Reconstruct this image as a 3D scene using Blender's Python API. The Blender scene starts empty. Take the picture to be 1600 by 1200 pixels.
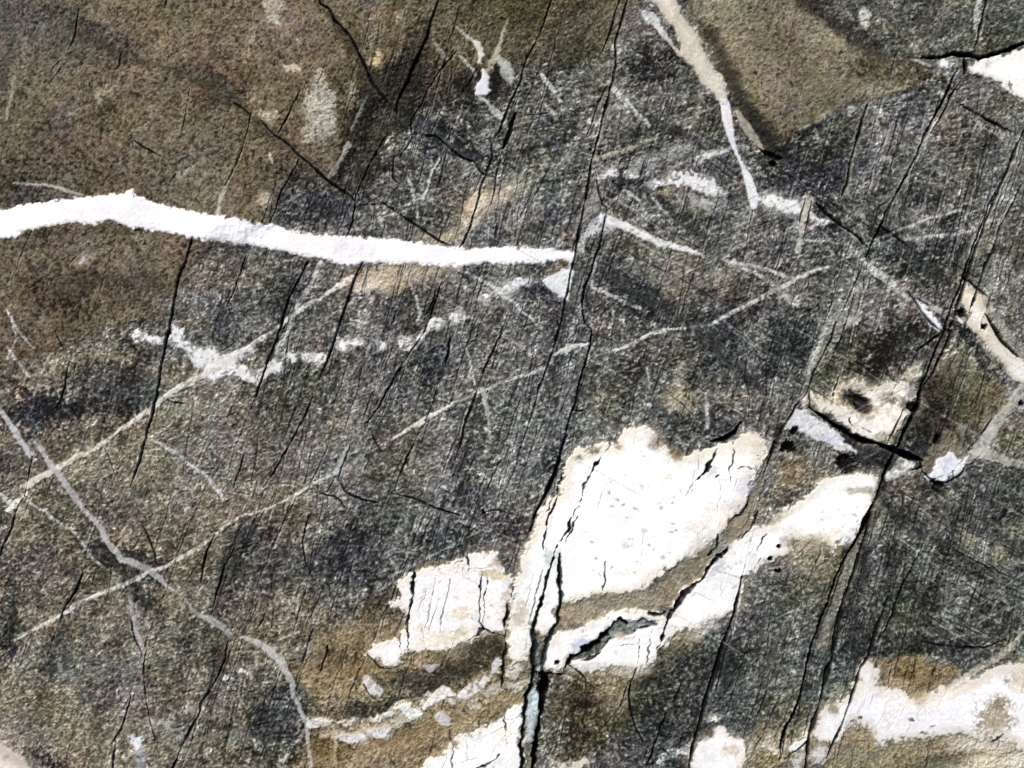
import bpy, math
import numpy as np

# ------------------------------------------------------------------ camera, sky, sun, exposure
S = 0.0005                       # metres per unit of the survey drawing (1600 x 1200 units = 0.80 x 0.60 m)
W0, H0 = 1600.0, 1200.0
scene = bpy.context.scene

cam_d = bpy.data.cameras.new('camera')
cam_d.lens = 50.0; cam_d.sensor_width = 36.0
cam_d.clip_start = 0.01; cam_d.clip_end = 100.0
cam = bpy.data.objects.new('camera', cam_d)
scene.collection.objects.link(cam)
cam.location = (0, 0, W0 * S * 50.0 / 36.0)
scene.camera = cam

SUN_EL, SUN_AZ = math.radians(42), math.radians(125)     # light from the upper left of the picture
world = bpy.data.worlds.new('World'); scene.world = world; world.use_nodes = True
wn = world.node_tree
sky = wn.nodes.new('ShaderNodeTexSky'); sky.sky_type = 'NISHITA'; sky.sun_disc = False
sky.sun_elevation = SUN_EL; sky.sun_rotation = math.radians(90) - SUN_AZ
sky.dust_density = 6.0; sky.air_density = 1.0; sky.ozone_density = 1.0
wn.links.new(sky.outputs[0], wn.nodes['Background'].inputs[0])
wn.nodes['Background'].inputs[1].default_value = 0.07
sun_d = bpy.data.lights.new('sun', 'SUN'); sun_d.energy = 1.5; sun_d.angle = math.radians(12); sun_d.color = (1.0, 0.95, 0.86)
sun = bpy.data.objects.new('sun', sun_d); scene.collection.objects.link(sun)
sun.location = (-1, 1, 2)
from mathutils import Vector
sdir = Vector((math.cos(SUN_EL) * math.cos(SUN_AZ), math.cos(SUN_EL) * math.sin(SUN_AZ), math.sin(SUN_EL)))
sun.rotation_euler = sdir.to_track_quat('Z', 'Y').to_euler()
scene.view_settings.view_transform = 'Standard'; scene.view_settings.look = 'None'
scene.view_settings.exposure = 0.8; scene.view_settings.gamma = 1.0
scene.render.filter_size = 1.0
scene.cycles.use_denoising = False
GAIN = np.array([1.156, 1.096, 1.09])       # light reaching a flat white surface (r, g, b), measured

# ------------------------------------------------------------------ survey grid (units, y downwards)
def axis(n, L, margin=450.0):
    core = np.linspace(-12, L + 12, n)
    out, st, p = [], core[1] - core[0], 0.0
    while p < margin:
        st *= 1.045; p += st; out.append(p)
    out = np.array(out)
    return np.concatenate([-12 - out[::-1], core, L + 12 + out])
AX, AY = axis(1200, W0), axis(900, H0)
NX, NY = len(AX), len(AY)
X, Y = np.meshgrid(AX, AY)
X = X.astype(np.float32); Y = Y.astype(np.float32)

_r = np.random.RandomState(11)
_lat = [_r.rand(256, 256).astype(np.float32) * 2 - 1 for _ in range(8)]
def vnoise(x, y, seed=0):
    L = _lat[seed % 8]
    x = x + seed * 37.31; y = y + seed * 91.7
    xf = np.floor(x); yf = np.floor(y)
    i = xf.astype(np.int32); j = yf.astype(np.int32)
    u = (x - xf).astype(np.float32); v = (y - yf).astype(np.float32)
    u = u * u * (3 - 2 * u); v = v * v * (3 - 2 * v)
    i0 = i & 255; i1 = (i + 1) & 255; j0 = j & 255; j1 = (j + 1) & 255
    a = L[j0, i0]; b = L[j0, i1]; c = L[j1, i0]; d = L[j1, i1]
    return (a + (b - a) * u) * (1 - v) + (c + (d - c) * u) * v
def rot(x, y, deg):
    c, s = math.cos(math.radians(deg)), math.sin(math.radians(deg))
    return x * c + y * s, -x * s + y * c
def nz(wl, seed, deg=0.0, an=1.0, x=None, y=None):
    """noise of wavelength wl, stretched an times along direction deg (degrees, y down)"""
    x = X if x is None else x; y = Y if y is None else y
    u, v = rot(x, y, deg)
    return vnoise(u / (wl * an), v / wl, seed)
def sstep(a, b, t):
    t = np.clip((t - a) / (b - a), 0, 1)
    return t * t * (3 - 2 * t)
def unit(a):
    return (a - a.mean()) / a.std()

# wandering of every outline
WX = 1.5 * nz(5, 1) + 2.2 * nz(13, 2) + 2.6 * nz(34, 3)
WY = 1.5 * nz(5, 4) + 2.2 * nz(13, 5) + 2.6 * nz(34, 6)
# warped coordinates for the grain, so that it swirls a little
GX = X + 3 * nz(28, 7) + 7 * nz(110, 1); GY = Y + 3 * nz(28, 3) + 7 * nz(110, 2)

def G(wl, seed, deg=0.0, an=1.0): return nz(wl, seed, deg, an, GX, GY)
fine = 1.2 * G(2.5, 1) + 1.0 * G(3.7, 2, -18, 1.25) + 0.42 * G(6.2, 3, -18, 1.4) + 0.12 * G(16, 4, -25, 1.6)
fine = unit(fine)
fine = fine + 0.13 * (fine * fine - 1)
pits = 1.0 * nz(2.7, 5) + 0.8 * nz(4.4, 6) + 0.35 * nz(10, 7)
pits = unit(pits)
speck = unit(nz(2.3, 2) + 0.7 * nz(3.9, 7))
mott = unit(0.8 * G(36, 5, -15, 1.4) + 1.0 * G(80, 6) + 0.7 * G(170, 7))
band = unit(G(26, 2, 104, 9.0) + 0.7 * G(11, 6, 106, 10.0))       # along the steep joints
foli = unit(G(9, 1, -14, 5.0) + 0.8 * G(17, 3, -10, 4.0))         # along the foliation
hue = unit(G(22, 1) + G(60, 4))
gmid = unit(G(5.0, 5) + .8 * G(9.5, 6, -15, 1.4))
hue2 = unit(G(30, 6) + G(75, 2))

COL = np.zeros((NY, NX, 3), np.float32)
AMP = np.zeros((NY, NX), np.float32)          # strength of grain
FIN = np.ones((NY, NX), np.float32)           # 1 foliated grey grain, 0 brown pitted crust
Z = np.zeros((NY, NX), np.float32)            # relief in units
GZ = np.ones((NY, NX), np.float32)            # grain relief factor
QZ = np.zeros((NY, NX), np.float32)           # how much quartz
OWN = np.zeros((NY - 1, NX - 1), np.int32)    # part that owns each cell
PARTS = [('host_rock', None, 'rock')]

def box(x0, y0, x1, y1, pad):
    i0 = max(np.searchsorted(AX, x0 - pad) - 1, 0); i1 = min(np.searchsorted(AX, x1 + pad) + 1, NX)
    j0 = max(np.searchsorted(AY, y0 - pad) - 1, 0); j1 = min(np.searchsorted(AY, y1 + pad) + 1, NY)
    return slice(j0, j1), slice(i0, i1)

def sd_poly(pts, rag, pad=10):
    p = np.array(pts, float)
    sl = box(p[:, 0].min(), p[:, 1].min(), p[:, 0].max(), p[:, 1].max(), pad)
    x = X[sl] + rag * WX[sl]; y = Y[sl] + rag * WY[sl]
    d2 = np.full(x.shape, 1e9, np.float32); ins = np.zeros(x.shape, bool)
    for (ax, ay), (bx, by) in zip(p, np.roll(p, -1, 0)):
        ex, ey = bx - ax, by - ay
        t = np.clip(((x - ax) * ex + (y - ay) * ey) / max(ex * ex + ey * ey, 1e-6), 0, 1)
        d2 = np.minimum(d2, (x - ax - t * ex) ** 2 + (y - ay - t * ey) ** 2)
        if ay != by:
            ins ^= ((ay > y) != (by > y)) & (x < (bx - ax) * (y - ay) / (by - ay) + ax)
    return sl, np.where(ins, -1, 1) * np.sqrt(d2)

def sd_line(pts, rag, pad=10, grow=0.0):
    p = [(q + (3,))[:3] if len(q) == 2 else q for q in pts]
    p = np.array(p, float)
    wm = p[:, 2].max() / 2
    full = box(p[:, 0].min(), p[:, 1].min(), p[:, 0].max(), p[:, 1].max(), pad + wm)
    j0, i0 = full[0].start, full[1].start
    sd = np.full((full[0].stop - j0, full[1].stop - i0), 99.0, np.float32)
    for (ax, ay, aw), (bx, by, bw) in zip(p[:-1], p[1:]):
        sl = box(min(ax, bx), min(ay, by), max(ax, bx), max(ay, by), pad + max(aw, bw) / 2)
        x = X[sl] + rag * WX[sl]; y = Y[sl] + rag * WY[sl]
        ex, ey = bx - ax, by - ay
        t = np.clip(((x - ax) * ex + (y - ay) * ey) / max(ex * ex + ey * ey, 1e-6), 0, 1)
        d = np.sqrt((x - ax - t * ex) ** 2 + (y - ay - t * ey) ** 2) - ((aw + (bw - aw) * t) / 2 + grow)
        loc = (slice(sl[0].start - j0, sl[0].stop - j0), slice(sl[1].start - i0, sl[1].stop - i0))
        sd[loc] = np.minimum(sd[loc], d)
    return full, sd

def own(sl, inside, name, label, mat):
    PARTS.append((name, label, mat))
    k = len(PARTS) - 1
    js = slice(sl[0].start, min(sl[0].stop - 1, NY - 1)); is_ = slice(sl[1].start, min(sl[1].stop - 1, NX - 1))
    c = inside[:js.stop - js.start, :is_.stop - is_.start]
    o = OWN[js, is_]; o[c] = k

def muted(col, k=.64, up=3):
    c = np.array(col, np.float32); gy = c.mean()
    return np.minimum(gy + (c - gy) * k + (up if gy < 225 else 0), 254)
def mix(sl, m, col):
    COL[sl] += m[..., None] * (np.array(col, np.float32) - COL[sl])
def mixs(A, sl, m, v):
    A[sl] += m * (v - A[sl])

# zone: broad change of the rock's own colour / grain
def zone(pts, col, amp=None, fin=None, soft=14, rag=2.5, s=1.0, gz=None, up=0.0, part=None):
    sl, sd = sd_poly(pts, rag, pad=soft * 2 + 10)
    m = sstep(soft, -soft, sd) * s
    mix(sl, m, col)
    if amp is not None: mixs(AMP, sl, m, amp)
    if fin is not None: mixs(FIN, sl, m, fin)
    if gz is not None: mixs(GZ, sl, m, gz)
    if up: Z[sl] += up * m
    if part: own(sl, sd < 0, part[0], part[1], 'rock')
def blob(cx, cy, rx, ry, col, s=0.7, deg=0.0, amp=None, fin=None, nzs=0.35):
    R = max(rx, ry) * 1.7
    sl = box(cx - R, cy - R, cx + R, cy + R, 6)
    u, v = rot(X[sl] + 2.5 * WX[sl] - cx, Y[sl] + 2.5 * WY[sl] - cy, deg)
    r = np.sqrt((u / rx) ** 2 + (v / ry) ** 2) + nzs * 0.45 * mott[sl] + 0.16 * fine[sl]
    m = sstep(1.4, 0.5, r) * s
    mix(sl, m, col)
    if amp is not None: mixs(AMP, sl, m, amp)
    if fin is not None: mixs(FIN, sl, m, fin)

# ------------------------------------------------------------------ the host rock
COL[:] = (101, 99, 95); AMP[:] = 25
BROWN = [(-950, -950), (660, -950), (600, -30), (560, 40), (575, 100), (600, 150), (572, 200), (540, 240), (515, 282), (470, 268), (452, 300), (425, 345),
         (345, 372), (300, 405), (285, 450), (205, 492), (140, 520), (60, 560), (0, 585), (-400, 700), (-950, 800)]
zone([(-950, 560), (0, 590), (200, 520), (300, 620), (420, 640), (520, 760), (480, 900), (560, 960), (480, 1400), (-950, 1400)], (116, 108, 96), 23, 1.0, soft=60)
zone([(1330, 760), (1480, 740), (1700, 760), (2500, 800), (2500, 1010), (1520, 1040), (1380, 1030), (1280, 1150), (1080, 1200), (1000, 1400), (960, 1060), (1150, 940), (1250, 880)], (83, 85, 83), 24, 1.0, soft=30)
zone([(940, 400), (1110, 480), (1250, 520), (1240, 620), (1120, 690), (960, 660), (900, 600)], (94, 93, 88), 26, 1.0, soft=30)
zone([(880, 400), (920, 520), (900, 660), (860, 760), (800, 830), (690, 860), (740, 640), (820, 560)], (108, 107, 105), 28, 1.0, soft=24)
zone(BROWN, (108, 97, 81), 16, 0.0, soft=16, gz=0.8, up=5, part=('weathered_crust', 'brown pitted weathered crust over the upper left of the rock'))
zone([(600, -30), (660, -950), (1010, -950), (1000, -20), (960, 60), (900, 95), (830, 100), (760, 120), (690, 150), (600, 150), (575, 100)], (92, 85, 66), 20, 0.5, soft=22)
LENS = [(1050, -30), (1040, -300), (1240, -300), (1240, -20), (1310, 48), (1390, 92), (1462, 108), (1440, 138), (1350, 160), (1270, 200), (1216, 240), (1180, 200), (1150, 160), (1128, 110), (1100, 55)]
zone(LENS, (126, 117, 100), 17, 0.15, soft=9, gz=0.75, up=6, part=('weathered_crust', 'smooth tan brown weathered lens at the upper right of the rock'))
zone([(1290, -300), (2500, -300), (2500, 60), (1600, 70), (1540, 95), (1460, 90), (1390, 78), (1320, 40), (1270, -20)], (90, 90, 81), 25, 0.9, soft=10)
OCHRE = [(605, 935), (560, 962), (500, 985), (468, 1040), (492, 1110), (465, 1200), (440, 1400), (700, 1400), (700, 1190), (760, 1135), (818, 1095), (826, 1040), (805, 1000), (760, 985), (700, 995), (640, 990)]
zone(OCHRE, (138, 123, 99), 21, 0.35, soft=12, part=('stained_rock', 'ochre brown iron stained rock around the lower white quartz'))
zone([(1452, 592), (1500, 555), (1560, 600), (1575, 628), (1540, 682), (1500, 690), (1450, 702), (1425, 700), (1436, 640)], (94, 86, 68), 16, .3, soft=8, part=('weathered_crust', 'small olive brown block between the right hand crack and the cream vein'))
zone([(1300, 1130), (1345, 1130), (1375, 1165), (1400, 1158), (1470, 1148), (1530, 1160), (1580, 1172), (1700, 1180), (1700, 1500), (1250, 1500), (1285, 1180)], (150, 137, 112), 20, 0.3, soft=7, part=('stained_rock', 'tan stained rock below the quartz in the lower right corner'))
zone([(1345, 1030), (1400, 1025), (1470, 1035), (1500, 1045), (1480, 1075), (1440, 1100), (1400, 1078), (1365, 1070)], (126, 111, 84), 20, 0.3, soft=8)

BL = [  # cx, cy, rx, ry, colour, strength, degrees   -- patches of darker or paler rock, plus a painted shadow by the corner lump
    (60, 30, 110, 50, (86, 82, 75), .6, 20), (30, 100, 40, 100, (98, 94, 84), .6, 0), (150, 55, 70, 18, (74, 70, 63), .6, 35), (210, 150, 90, 40, (112, 96, 76), .5, 0),
    (300, 60, 60, 40, (118, 101, 78), .6, 0), (330, 130, 60, 16, (82, 74, 62), .6, 30), (90, 200, 80, 50, (104, 90, 74), .5, 0), (80, 270, 70, 30, (86, 79, 68), .5, 0),
    (340, 250, 50, 30, (120, 104, 80), .6, 0), (60, 310, 60, 22, (70, 67, 64), .6, -5), (130, 440, 120, 26, (74, 65, 53), .6, -25), (60, 500, 60, 40, (98, 84, 66), .5, 0), (120, 470, 150, 80, (94, 79, 63), .6, -20), (230, 250, 200, 60, (100, 88, 72), .4, 10),
    (180, 460, 60, 25, (70, 62, 48), .5, -20), (40, 380, 50, 20, (80, 72, 62), .5, -15), (430, 70, 40, 60, (116, 100, 78), .5, 0),
    (525, 150, 30, 60, (88, 76, 58), .6, 0), (560, 60, 40, 40, (100, 82, 56), .6, 0), (590, 30, 30, 30, (112, 88, 58), .5, 0), (470, 280, 40, 14, (74, 66, 55), .6, 35),
    (430, 20, 17, 26, (150, 138, 120), .55, 0), (500, 175, 24, 38, (158, 150, 136), .65, 0), (500, 120, 8, 14, (160, 148, 128), .6, 0), (456, 107, 14, 9, (165, 152, 130), .7, 20),
    (420, 182, 14, 10, (150, 136, 110), .6, 0), (584, 87, 10, 11, (190, 165, 115), .75, 0), (622, 28, 9, 16, (165, 152, 122), .6, 20), (548, 150, 12, 22, (130, 116, 96), .5, 0),
    (482, 210, 9, 12, (160, 148, 130), .6, 0), (415, 312, 12, 9, (160, 148, 125), .6, 0), (292, 268, 24, 8, (140, 124, 100), .5, -20), (390, 60, 8, 26, (150, 138, 112), .45, 12),
    (160, 148, 6, 14, (150, 138, 116), .5, 20), (175, 140, 5, 12, (150, 138, 116), .5, 20), (225, 207, 8, 5, (150, 140, 122), .6, 0), (132, 402, 14, 5, (190, 186, 184), .7, -25), (140, 398, 20, 10, (130, 122, 112), .4, -25),
    # dark core where the upper joints meet
    (620, 140, 70, 34, (44, 41, 34), .8, -50), (590, 180, 40, 70, (58, 53, 42), .7, 20), (560, 270, 34, 28, (62, 56, 44), .7, 20), (650, 110, 30, 60, (62, 57, 45), .6, 18),
    (700, 130, 40, 34, (72, 68, 56), .5, 0), (745, 150, 60, 30, (58, 57, 54), .6, 0), (780, 128, 22, 22, (38, 37, 34), .8, 30), (720, 215, 60, 26, (66, 68, 70), .6, -20),
    (735, 240, 70, 13, (36, 40, 44), .75, 25), (680, 205, 46, 14, (46, 49, 52), .6, 10), (870, 60, 60, 26, (74, 68, 54), .6, -40), (880, 100, 60, 14, (58, 55, 46), .6, -25), (920, 40, 26, 40, (84, 76, 58), .5, 15),
    (700, 40, 30, 50, (92, 84, 62), .5, 15), (795, 65, 40, 20, (92, 86, 64), .5, -50),
    (490, 330, 60, 24, (70, 71, 73), .65, 10), (620, 300, 60, 60, (90, 89, 84), .5, 0), (850, 260, 60, 100, (92, 90, 85), .5, 10), (860, 300, 18, 100, (62, 62, 62), .5, 14), (840, 220, 14, 50, (66, 66, 66), .5, 14),
    # right hand side
    (1030, 70, 60, 34, (64, 66, 63), .65, -15), (1000, 110, 34, 20, (52, 54, 53), .6, 0), (1060, 90, 36, 14, (58, 60, 57), .6, 30), (1130, 200, 50, 20, (66, 66, 60), .5, 40),
    (1020, 190, 60, 10, (60, 61, 58), .5, 30), (985, 285, 40, 12, (50, 53, 54), .7, 28), (1060, 320, 60, 12, (66, 66, 62), .5, 28), (1040, 300, 24, 14, (134, 120, 100), .5, 0),
    (1240, 262, 60, 34, (46, 48, 50), .8, 15), (1300, 260, 50, 40, (64, 66, 66), .6, 0), (1290, 330, 50, 16, (44, 46, 48), .6, 35), (1215, 290, 30, 14, (58, 60, 60), .6, 0),
    (1440, 310, 70, 20, (58, 60, 58), .6, 30), (1400, 260, 60, 30, (90, 92, 86), .4, 0), (1500, 200, 60, 34, (96, 96, 82), .5, 25), (1560, 170, 40, 26, (104, 103, 84), .6, 25),
    (1420, 160, 50, 20, (62, 65, 63), .6, -20), (1340, 280, 40, 60, (80, 82, 80), .4, 0), (1400, 390, 60, 20, (58, 60, 58), .6, 20), (1430, 420, 40, 30, (56, 58, 56), .65, 30), (1560, 330, 40, 80, (92, 92, 84), .4, 0),
    (1440, 120, 50, 12, (52, 47, 37), .8, 15), (1390, 118, 60, 14, (74, 66, 50), .6, 12), (1180, 190, 16, 50, (58, 54, 44), .6, -35),
    (1150, 70, 50, 40, (140, 126, 100), .5, 0), (1270, 110, 60, 40, (118, 105, 82), .5, 0), (1230, 60, 50, 14, (104, 93, 73), .5, 40), (1180, 130, 30, 30, (132, 120, 96), .4, 0), (1250, 170, 40, 24, (112, 103, 80), .5, -30),
    (1010, 470, 110, 22, (48, 51, 53), .8, 28), (950, 450, 40, 40, (66, 68, 68), .5, 0), (1060, 430, 70, 34, (122, 113, 99), .55, 15), (1090, 520, 50, 30, (70, 71, 69), .6, 40), (1150, 560, 60, 60, (76, 77, 74), .5, 0),
    (1010, 590, 50, 40, (66, 68, 68), .55, 0), (1072, 625, 34, 30, (134, 124, 100), .7, 0), (1060, 660, 60, 20, (76, 78, 77), .5, 10), (1135, 660, 60, 22, (62, 64, 62), .6, -10), (1120, 600, 40, 60, (78, 79, 77), .5, 0),
    (1240, 540, 34, 60, (58, 60, 60), .6, 20), (1250, 460, 60, 30, (92, 88, 80), .5, 0), (1160, 440, 60, 30, (112, 105, 92), .4, 0), (1360, 490, 60, 40, (104, 99, 90), .5, 0), (1340, 460, 30, 40, (120, 112, 102), .4, 20),
    (1330, 578, 80, 30, (70, 68, 54), .75, -8), (1385, 545, 50, 26, (36, 36, 32), .8, -35), (1420, 530, 30, 30, (44, 44, 40), .7, 0), (1350, 540, 40, 24, (58, 56, 48), .6, 0), (1430, 545, 40, 24, (84, 82, 76), .5, -30),
    (1490, 620, 60, 80, (78, 74, 59), .75, 10), (1500, 570, 44, 34, (104, 100, 82), .6, 0), (1440, 660, 40, 60, (60, 58, 46), .7, 15), (1520, 640, 34, 50, (82, 78, 61), .6, 20), (1430, 712, 34, 22, (32, 31, 26), .8, 10),
    (1520, 540, 66, 13, (32, 32, 30), .85, 52), (1570, 670, 40, 60, (112, 106, 88), .6, 0), (1560, 760, 60, 30, (74, 76, 68), .5, 20), (1440, 790, 60, 30, (88, 85, 69), .6, 0), (1410, 765, 30, 20, (110, 103, 86), .6, 0),
    (1350, 700, 40, 20, (48, 48, 50), .8, 10), (1240, 740, 52, 34, (122, 103, 76), .75, 20), (1210, 745, 14, 40, (104, 104, 100), .5, 15), (1225, 780, 40, 16, (74, 70, 62), .7, -25), (1190, 800, 16, 40, (104, 98, 82), .6, 25),
    (1250, 870, 60, 26, (122, 112, 88), .75, -10), (1300, 870, 40, 30, (110, 101, 80), .6, -30), (1210, 890, 34, 20, (106, 100, 90), .6, 0), (1240, 930, 60, 30, (84, 82, 66), .6, 0), (1200, 1000, 60, 60, (78, 79, 74), .5, 0),
    (1345, 890, 22, 80, (56, 60, 56), .65, 14), (1345, 1000, 30, 40, (44, 47, 45), .8, 10), (1440, 830, 90, 34, (72, 73, 64), .55, 25), (1400, 870, 30, 60, (80, 80, 70), .4, 15), (1500, 870, 60, 18, (54, 57, 54), .65, 30), (1540, 910, 60, 20, (60, 64, 60), .6, 25),
    (1580, 940, 40, 16, (82, 88, 84), .6, 30), (1420, 960, 90, 50, (72, 74, 65), .6, 0), (1500, 990, 90, 24, (78, 79, 70), .5, -12), (1460, 1020, 110, 12, (66, 66, 56), .6, 4), (1560, 1000, 50, 16, (96, 92, 76), .5, -30),
    (1508, 843, 16, 14, (146, 140, 118), .8, 0), (1570, 865, 24, 16, (138, 134, 112), .75, 15), (1515, 815, 14, 10, (128, 124, 104), .6, 0), (1540, 850, 12, 10, (122, 118, 100), .6, 0), (1590, 825, 20, 14, (132, 126, 106), .6, 0), (1380, 830, 24, 14, (104, 100, 84), .5, 0),
    # lower middle
    (1110, 1060, 44, 90, (62, 64, 60), .65, 16), (1170, 1060, 60, 60, (70, 72, 67), .55, 0), (1000, 1080, 60, 60, (74, 74, 68), .6, 0), (990, 1130, 40, 30, (62, 65, 66), .6, 0), (1030, 1150, 60, 40, (70, 71, 68), .5, 0), (1090, 1190, 50, 16, (58, 60, 58), .7, 0),
    (920, 1110, 60, 46, (86, 81, 61), .8, 0), (900, 1160, 50, 26, (78, 74, 54), .8, 0), (940, 1055, 44, 26, (142, 124, 96), .8, -10), (975, 1070, 20, 34, (132, 118, 96), .6, 20), (1060, 1000, 60, 20, (106, 97, 78), .7, -25), (1100, 980, 40, 16, (118, 108, 86), .6, -30),
    (880, 1075, 26, 20, (72, 68, 60), .6, 0), (1020, 1030, 30, 26, (90, 84, 72), .6, -20), (1240, 1120, 50, 40, (104, 98, 82), .6, 0), (1210, 1165, 60, 22, (138, 126, 100), .75, 0), (1190, 1190, 40, 16, (132, 118, 86), .8, 0), (1310, 1090, 26, 30, (110, 104, 82), .6, 20),
    (640, 1070, 70, 30, (74, 68, 55), .75, 0), (760, 1020, 40, 22, (66, 63, 50), .8, -25), (560, 1110, 60, 18, (64, 62, 48), .8, -5), (600, 1105, 34, 14, (58, 57, 46), .7, -20), (690, 1050, 40, 20, (84, 75, 58), .6, 0), (520, 1095, 26, 16, (104, 96, 80), .6, 0),
    (540, 1040, 40, 30, (104, 84, 54), .6, 40), (640, 1160, 70, 26, (128, 105, 72), .7, -15), (745, 1115, 40, 20, (124, 102, 66), .7, -30), (500, 1170, 24, 30, (98, 80, 48), .7, 0), (545, 1168, 22, 14, (92, 78, 42), .75, 0), (700, 1100, 30, 14, (118, 100, 72), .6, -20),
    (600, 960, 40, 24, (82, 72, 52), .7, -20), (620, 925, 14, 10, (60, 50, 36), .8, 0), (800, 1060, 18, 34, (112, 98, 74), .7, 10), (812, 965, 10, 18, (140, 124, 98), .6, 10),
    (480, 900, 120, 40, (80, 81, 80), .6, 25), (540, 870, 60, 50, (70, 72, 74), .55, 0), (430, 1130, 50, 60, (58, 61, 64), .75, 0), (400, 1060, 40, 40, (94, 93, 86), .4, 0), (420, 1180, 50, 20, (84, 78, 64), .6, 0), (440, 1080, 24, 50, (70, 70, 68), .6, -20),
    (720, 780, 60, 60, (82, 83, 82), .5, 0), (730, 700, 30, 90, (72, 73, 72), .5, 8), (850, 620, 60, 120, (94, 95, 95), .5, 12), (830, 700, 30, 80, (104, 105, 105), .5, 12), (870, 720, 14, 40, (40, 41, 42), .7, 12), (790, 820, 40, 20, (72, 72, 72), .6, 0), (700, 850, 60, 24, (66, 68, 69), .6, -10),
    (640, 800, 70, 20, (96, 95, 86), .4, 0), (530, 650, 60, 60, (106, 101, 90), .5, 0), (600, 720, 80, 50, (108, 104, 90), .5, 0), (440, 640, 60, 70, (92, 88, 80), .5, 0), (640, 600, 50, 30, (86, 86, 82), .5, 0), (685, 565, 34, 26, (60, 64, 66), .65, 0), (600, 480, 70, 40, (82, 80, 74), .55, 0), (540, 500, 30, 30, (66, 66, 64), .5, 0),
    (440, 460, 50, 40, (78, 78, 76), .55, 0), (460, 470, 14, 60, (54, 55, 56), .6, 22), (740, 430, 34, 12, (60, 62, 66), .65, 10), (840, 450, 34, 22, (56, 58, 60), .65, 0), (870, 480, 26, 20, (80, 76, 70), .5, 0), (760, 560, 60, 40, (100, 97, 88), .4, 0), (590, 545, 24, 18, (62, 62, 60), .5, 0),
    (746, 325, 44, 22, (176, 156, 130), .85, -38), (690, 368, 50, 9, (160, 142, 116), .8, 8), (795, 298, 34, 14, (150, 136, 114), .6, -25), (600, 432, 66, 18, (160, 140, 114), .8, -10), (572, 450, 24, 10, (206, 186, 160), .85, -15), (690, 418, 40, 8, (150, 134, 112), .7, 5),
    (650, 345, 40, 16, (78, 76, 70), .6, 25), (790, 370, 60, 12, (70, 70, 68), .6, 0), (880, 372, 14, 18, (120, 104, 86), .6, 0), (870, 415, 16, 7, (140, 112, 90), .7, -25),
    # left
    (60, 640, 60, 26, (52, 54, 55), .75, -15), (170, 610, 90, 44, (72, 73, 73), .65, -15), (100, 650, 60, 30, (54, 56, 58), .6, -20), (200, 540, 20, 16, (50, 50, 50), .7, 0), (30, 720, 50, 40, (92, 88, 78), .5, 0), (110, 790, 90, 50, (84, 81, 74), .5, 20), (280, 580, 34, 20, (128, 115, 92), .65, -10),
    (300, 500, 40, 18, (120, 110, 92), .5, -20), (350, 430, 60, 30, (116, 108, 92), .5, -20), (240, 478, 60, 12, (134, 120, 96), .6, -22), (350, 480, 40, 40, (82, 80, 76), .5, 0), (330, 690, 90, 60, (104, 99, 88), .5, 0), (420, 760, 80, 30, (110, 104, 88), .5, 0), (250, 800, 80, 40, (98, 94, 84), .5, 0),
    (200, 878, 50, 24, (54, 54, 52), .75, 30), (150, 855, 30, 16, (66, 65, 62), .6, 35), (215, 925, 26, 12, (46, 45, 42), .7, 30), (15, 960, 22, 100, (58, 58, 58), .7, 8), (0, 820, 20, 80, (66, 65, 62), .6, 10), (50, 900, 50, 60, (84, 82, 76), .5, 0), (110, 1030, 70, 40, (90, 89, 86), .5, 0), (100, 1130, 80, 50, (118, 110, 90), .6, 0),
    (200, 1010, 40, 40, (106, 98, 88), .4, 0), (330, 1010, 70, 60, (92, 88, 76), .5, 0), (30, 1150, 40, 14, (140, 128, 104), .6, 25), (70, 1190, 40, 14, (48, 46, 44), .7, 30), (320, 1130, 60, 40, (108, 104, 94), .5, 0), (360, 900, 14, 70, (64, 63, 56), .5, 18), (390, 860, 30, 60, (76, 75, 70), .5, 10), (310, 880, 40, 40, (108, 100, 86), .4, 0),  # near-black streak beside the pale corner lump is its shadow, painted in
    (160, 1060, 80, 50, (96, 95, 95), .5, 0), (300, 1170, 60, 30, (112, 106, 88), .5, 0), (20, 1100, 30, 40, (112, 106, 92), .4, 0)]
for b in BL:
    c = np.array(b[4], float); gy = c.mean()
    c = gy + (c - gy) * .8 + (-10 if gy < 62 else -5 if gy < 78 else 5)          # survey colours were noted a little too strong
    pale = gy > 128
    blob(b[0], b[1], b[2], b[3], c, min(b[5] * 1.12, .97), b[6], amp=16 if pale else (22 if gy < 78 else None), fin=.5 if pale else None)

# ------------------------------------------------------------------ base texture of the rock
brown = 1 - FIN
g = FIN * (0.90 * fine + 0.24 * foli + 0.22 * speck) + brown * (0.95 * pits * np.where(pits < 0, 1.25, 0.75) + 0.35 * speck)
COL += (AMP * (0.22 * FIN + .42 * brown) * mott)[..., None] * np.array([1.0, .98, .94], np.float32)
COL += (FIN * 8.5 * band + 0.0)[..., None]
COL += (1.5 * hue)[..., None] * np.array([1.0, .2, -1.0], np.float32) + (0.9 * hue2)[..., None] * np.array([-.6, 1.0, -.9], np.float32)
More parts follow.
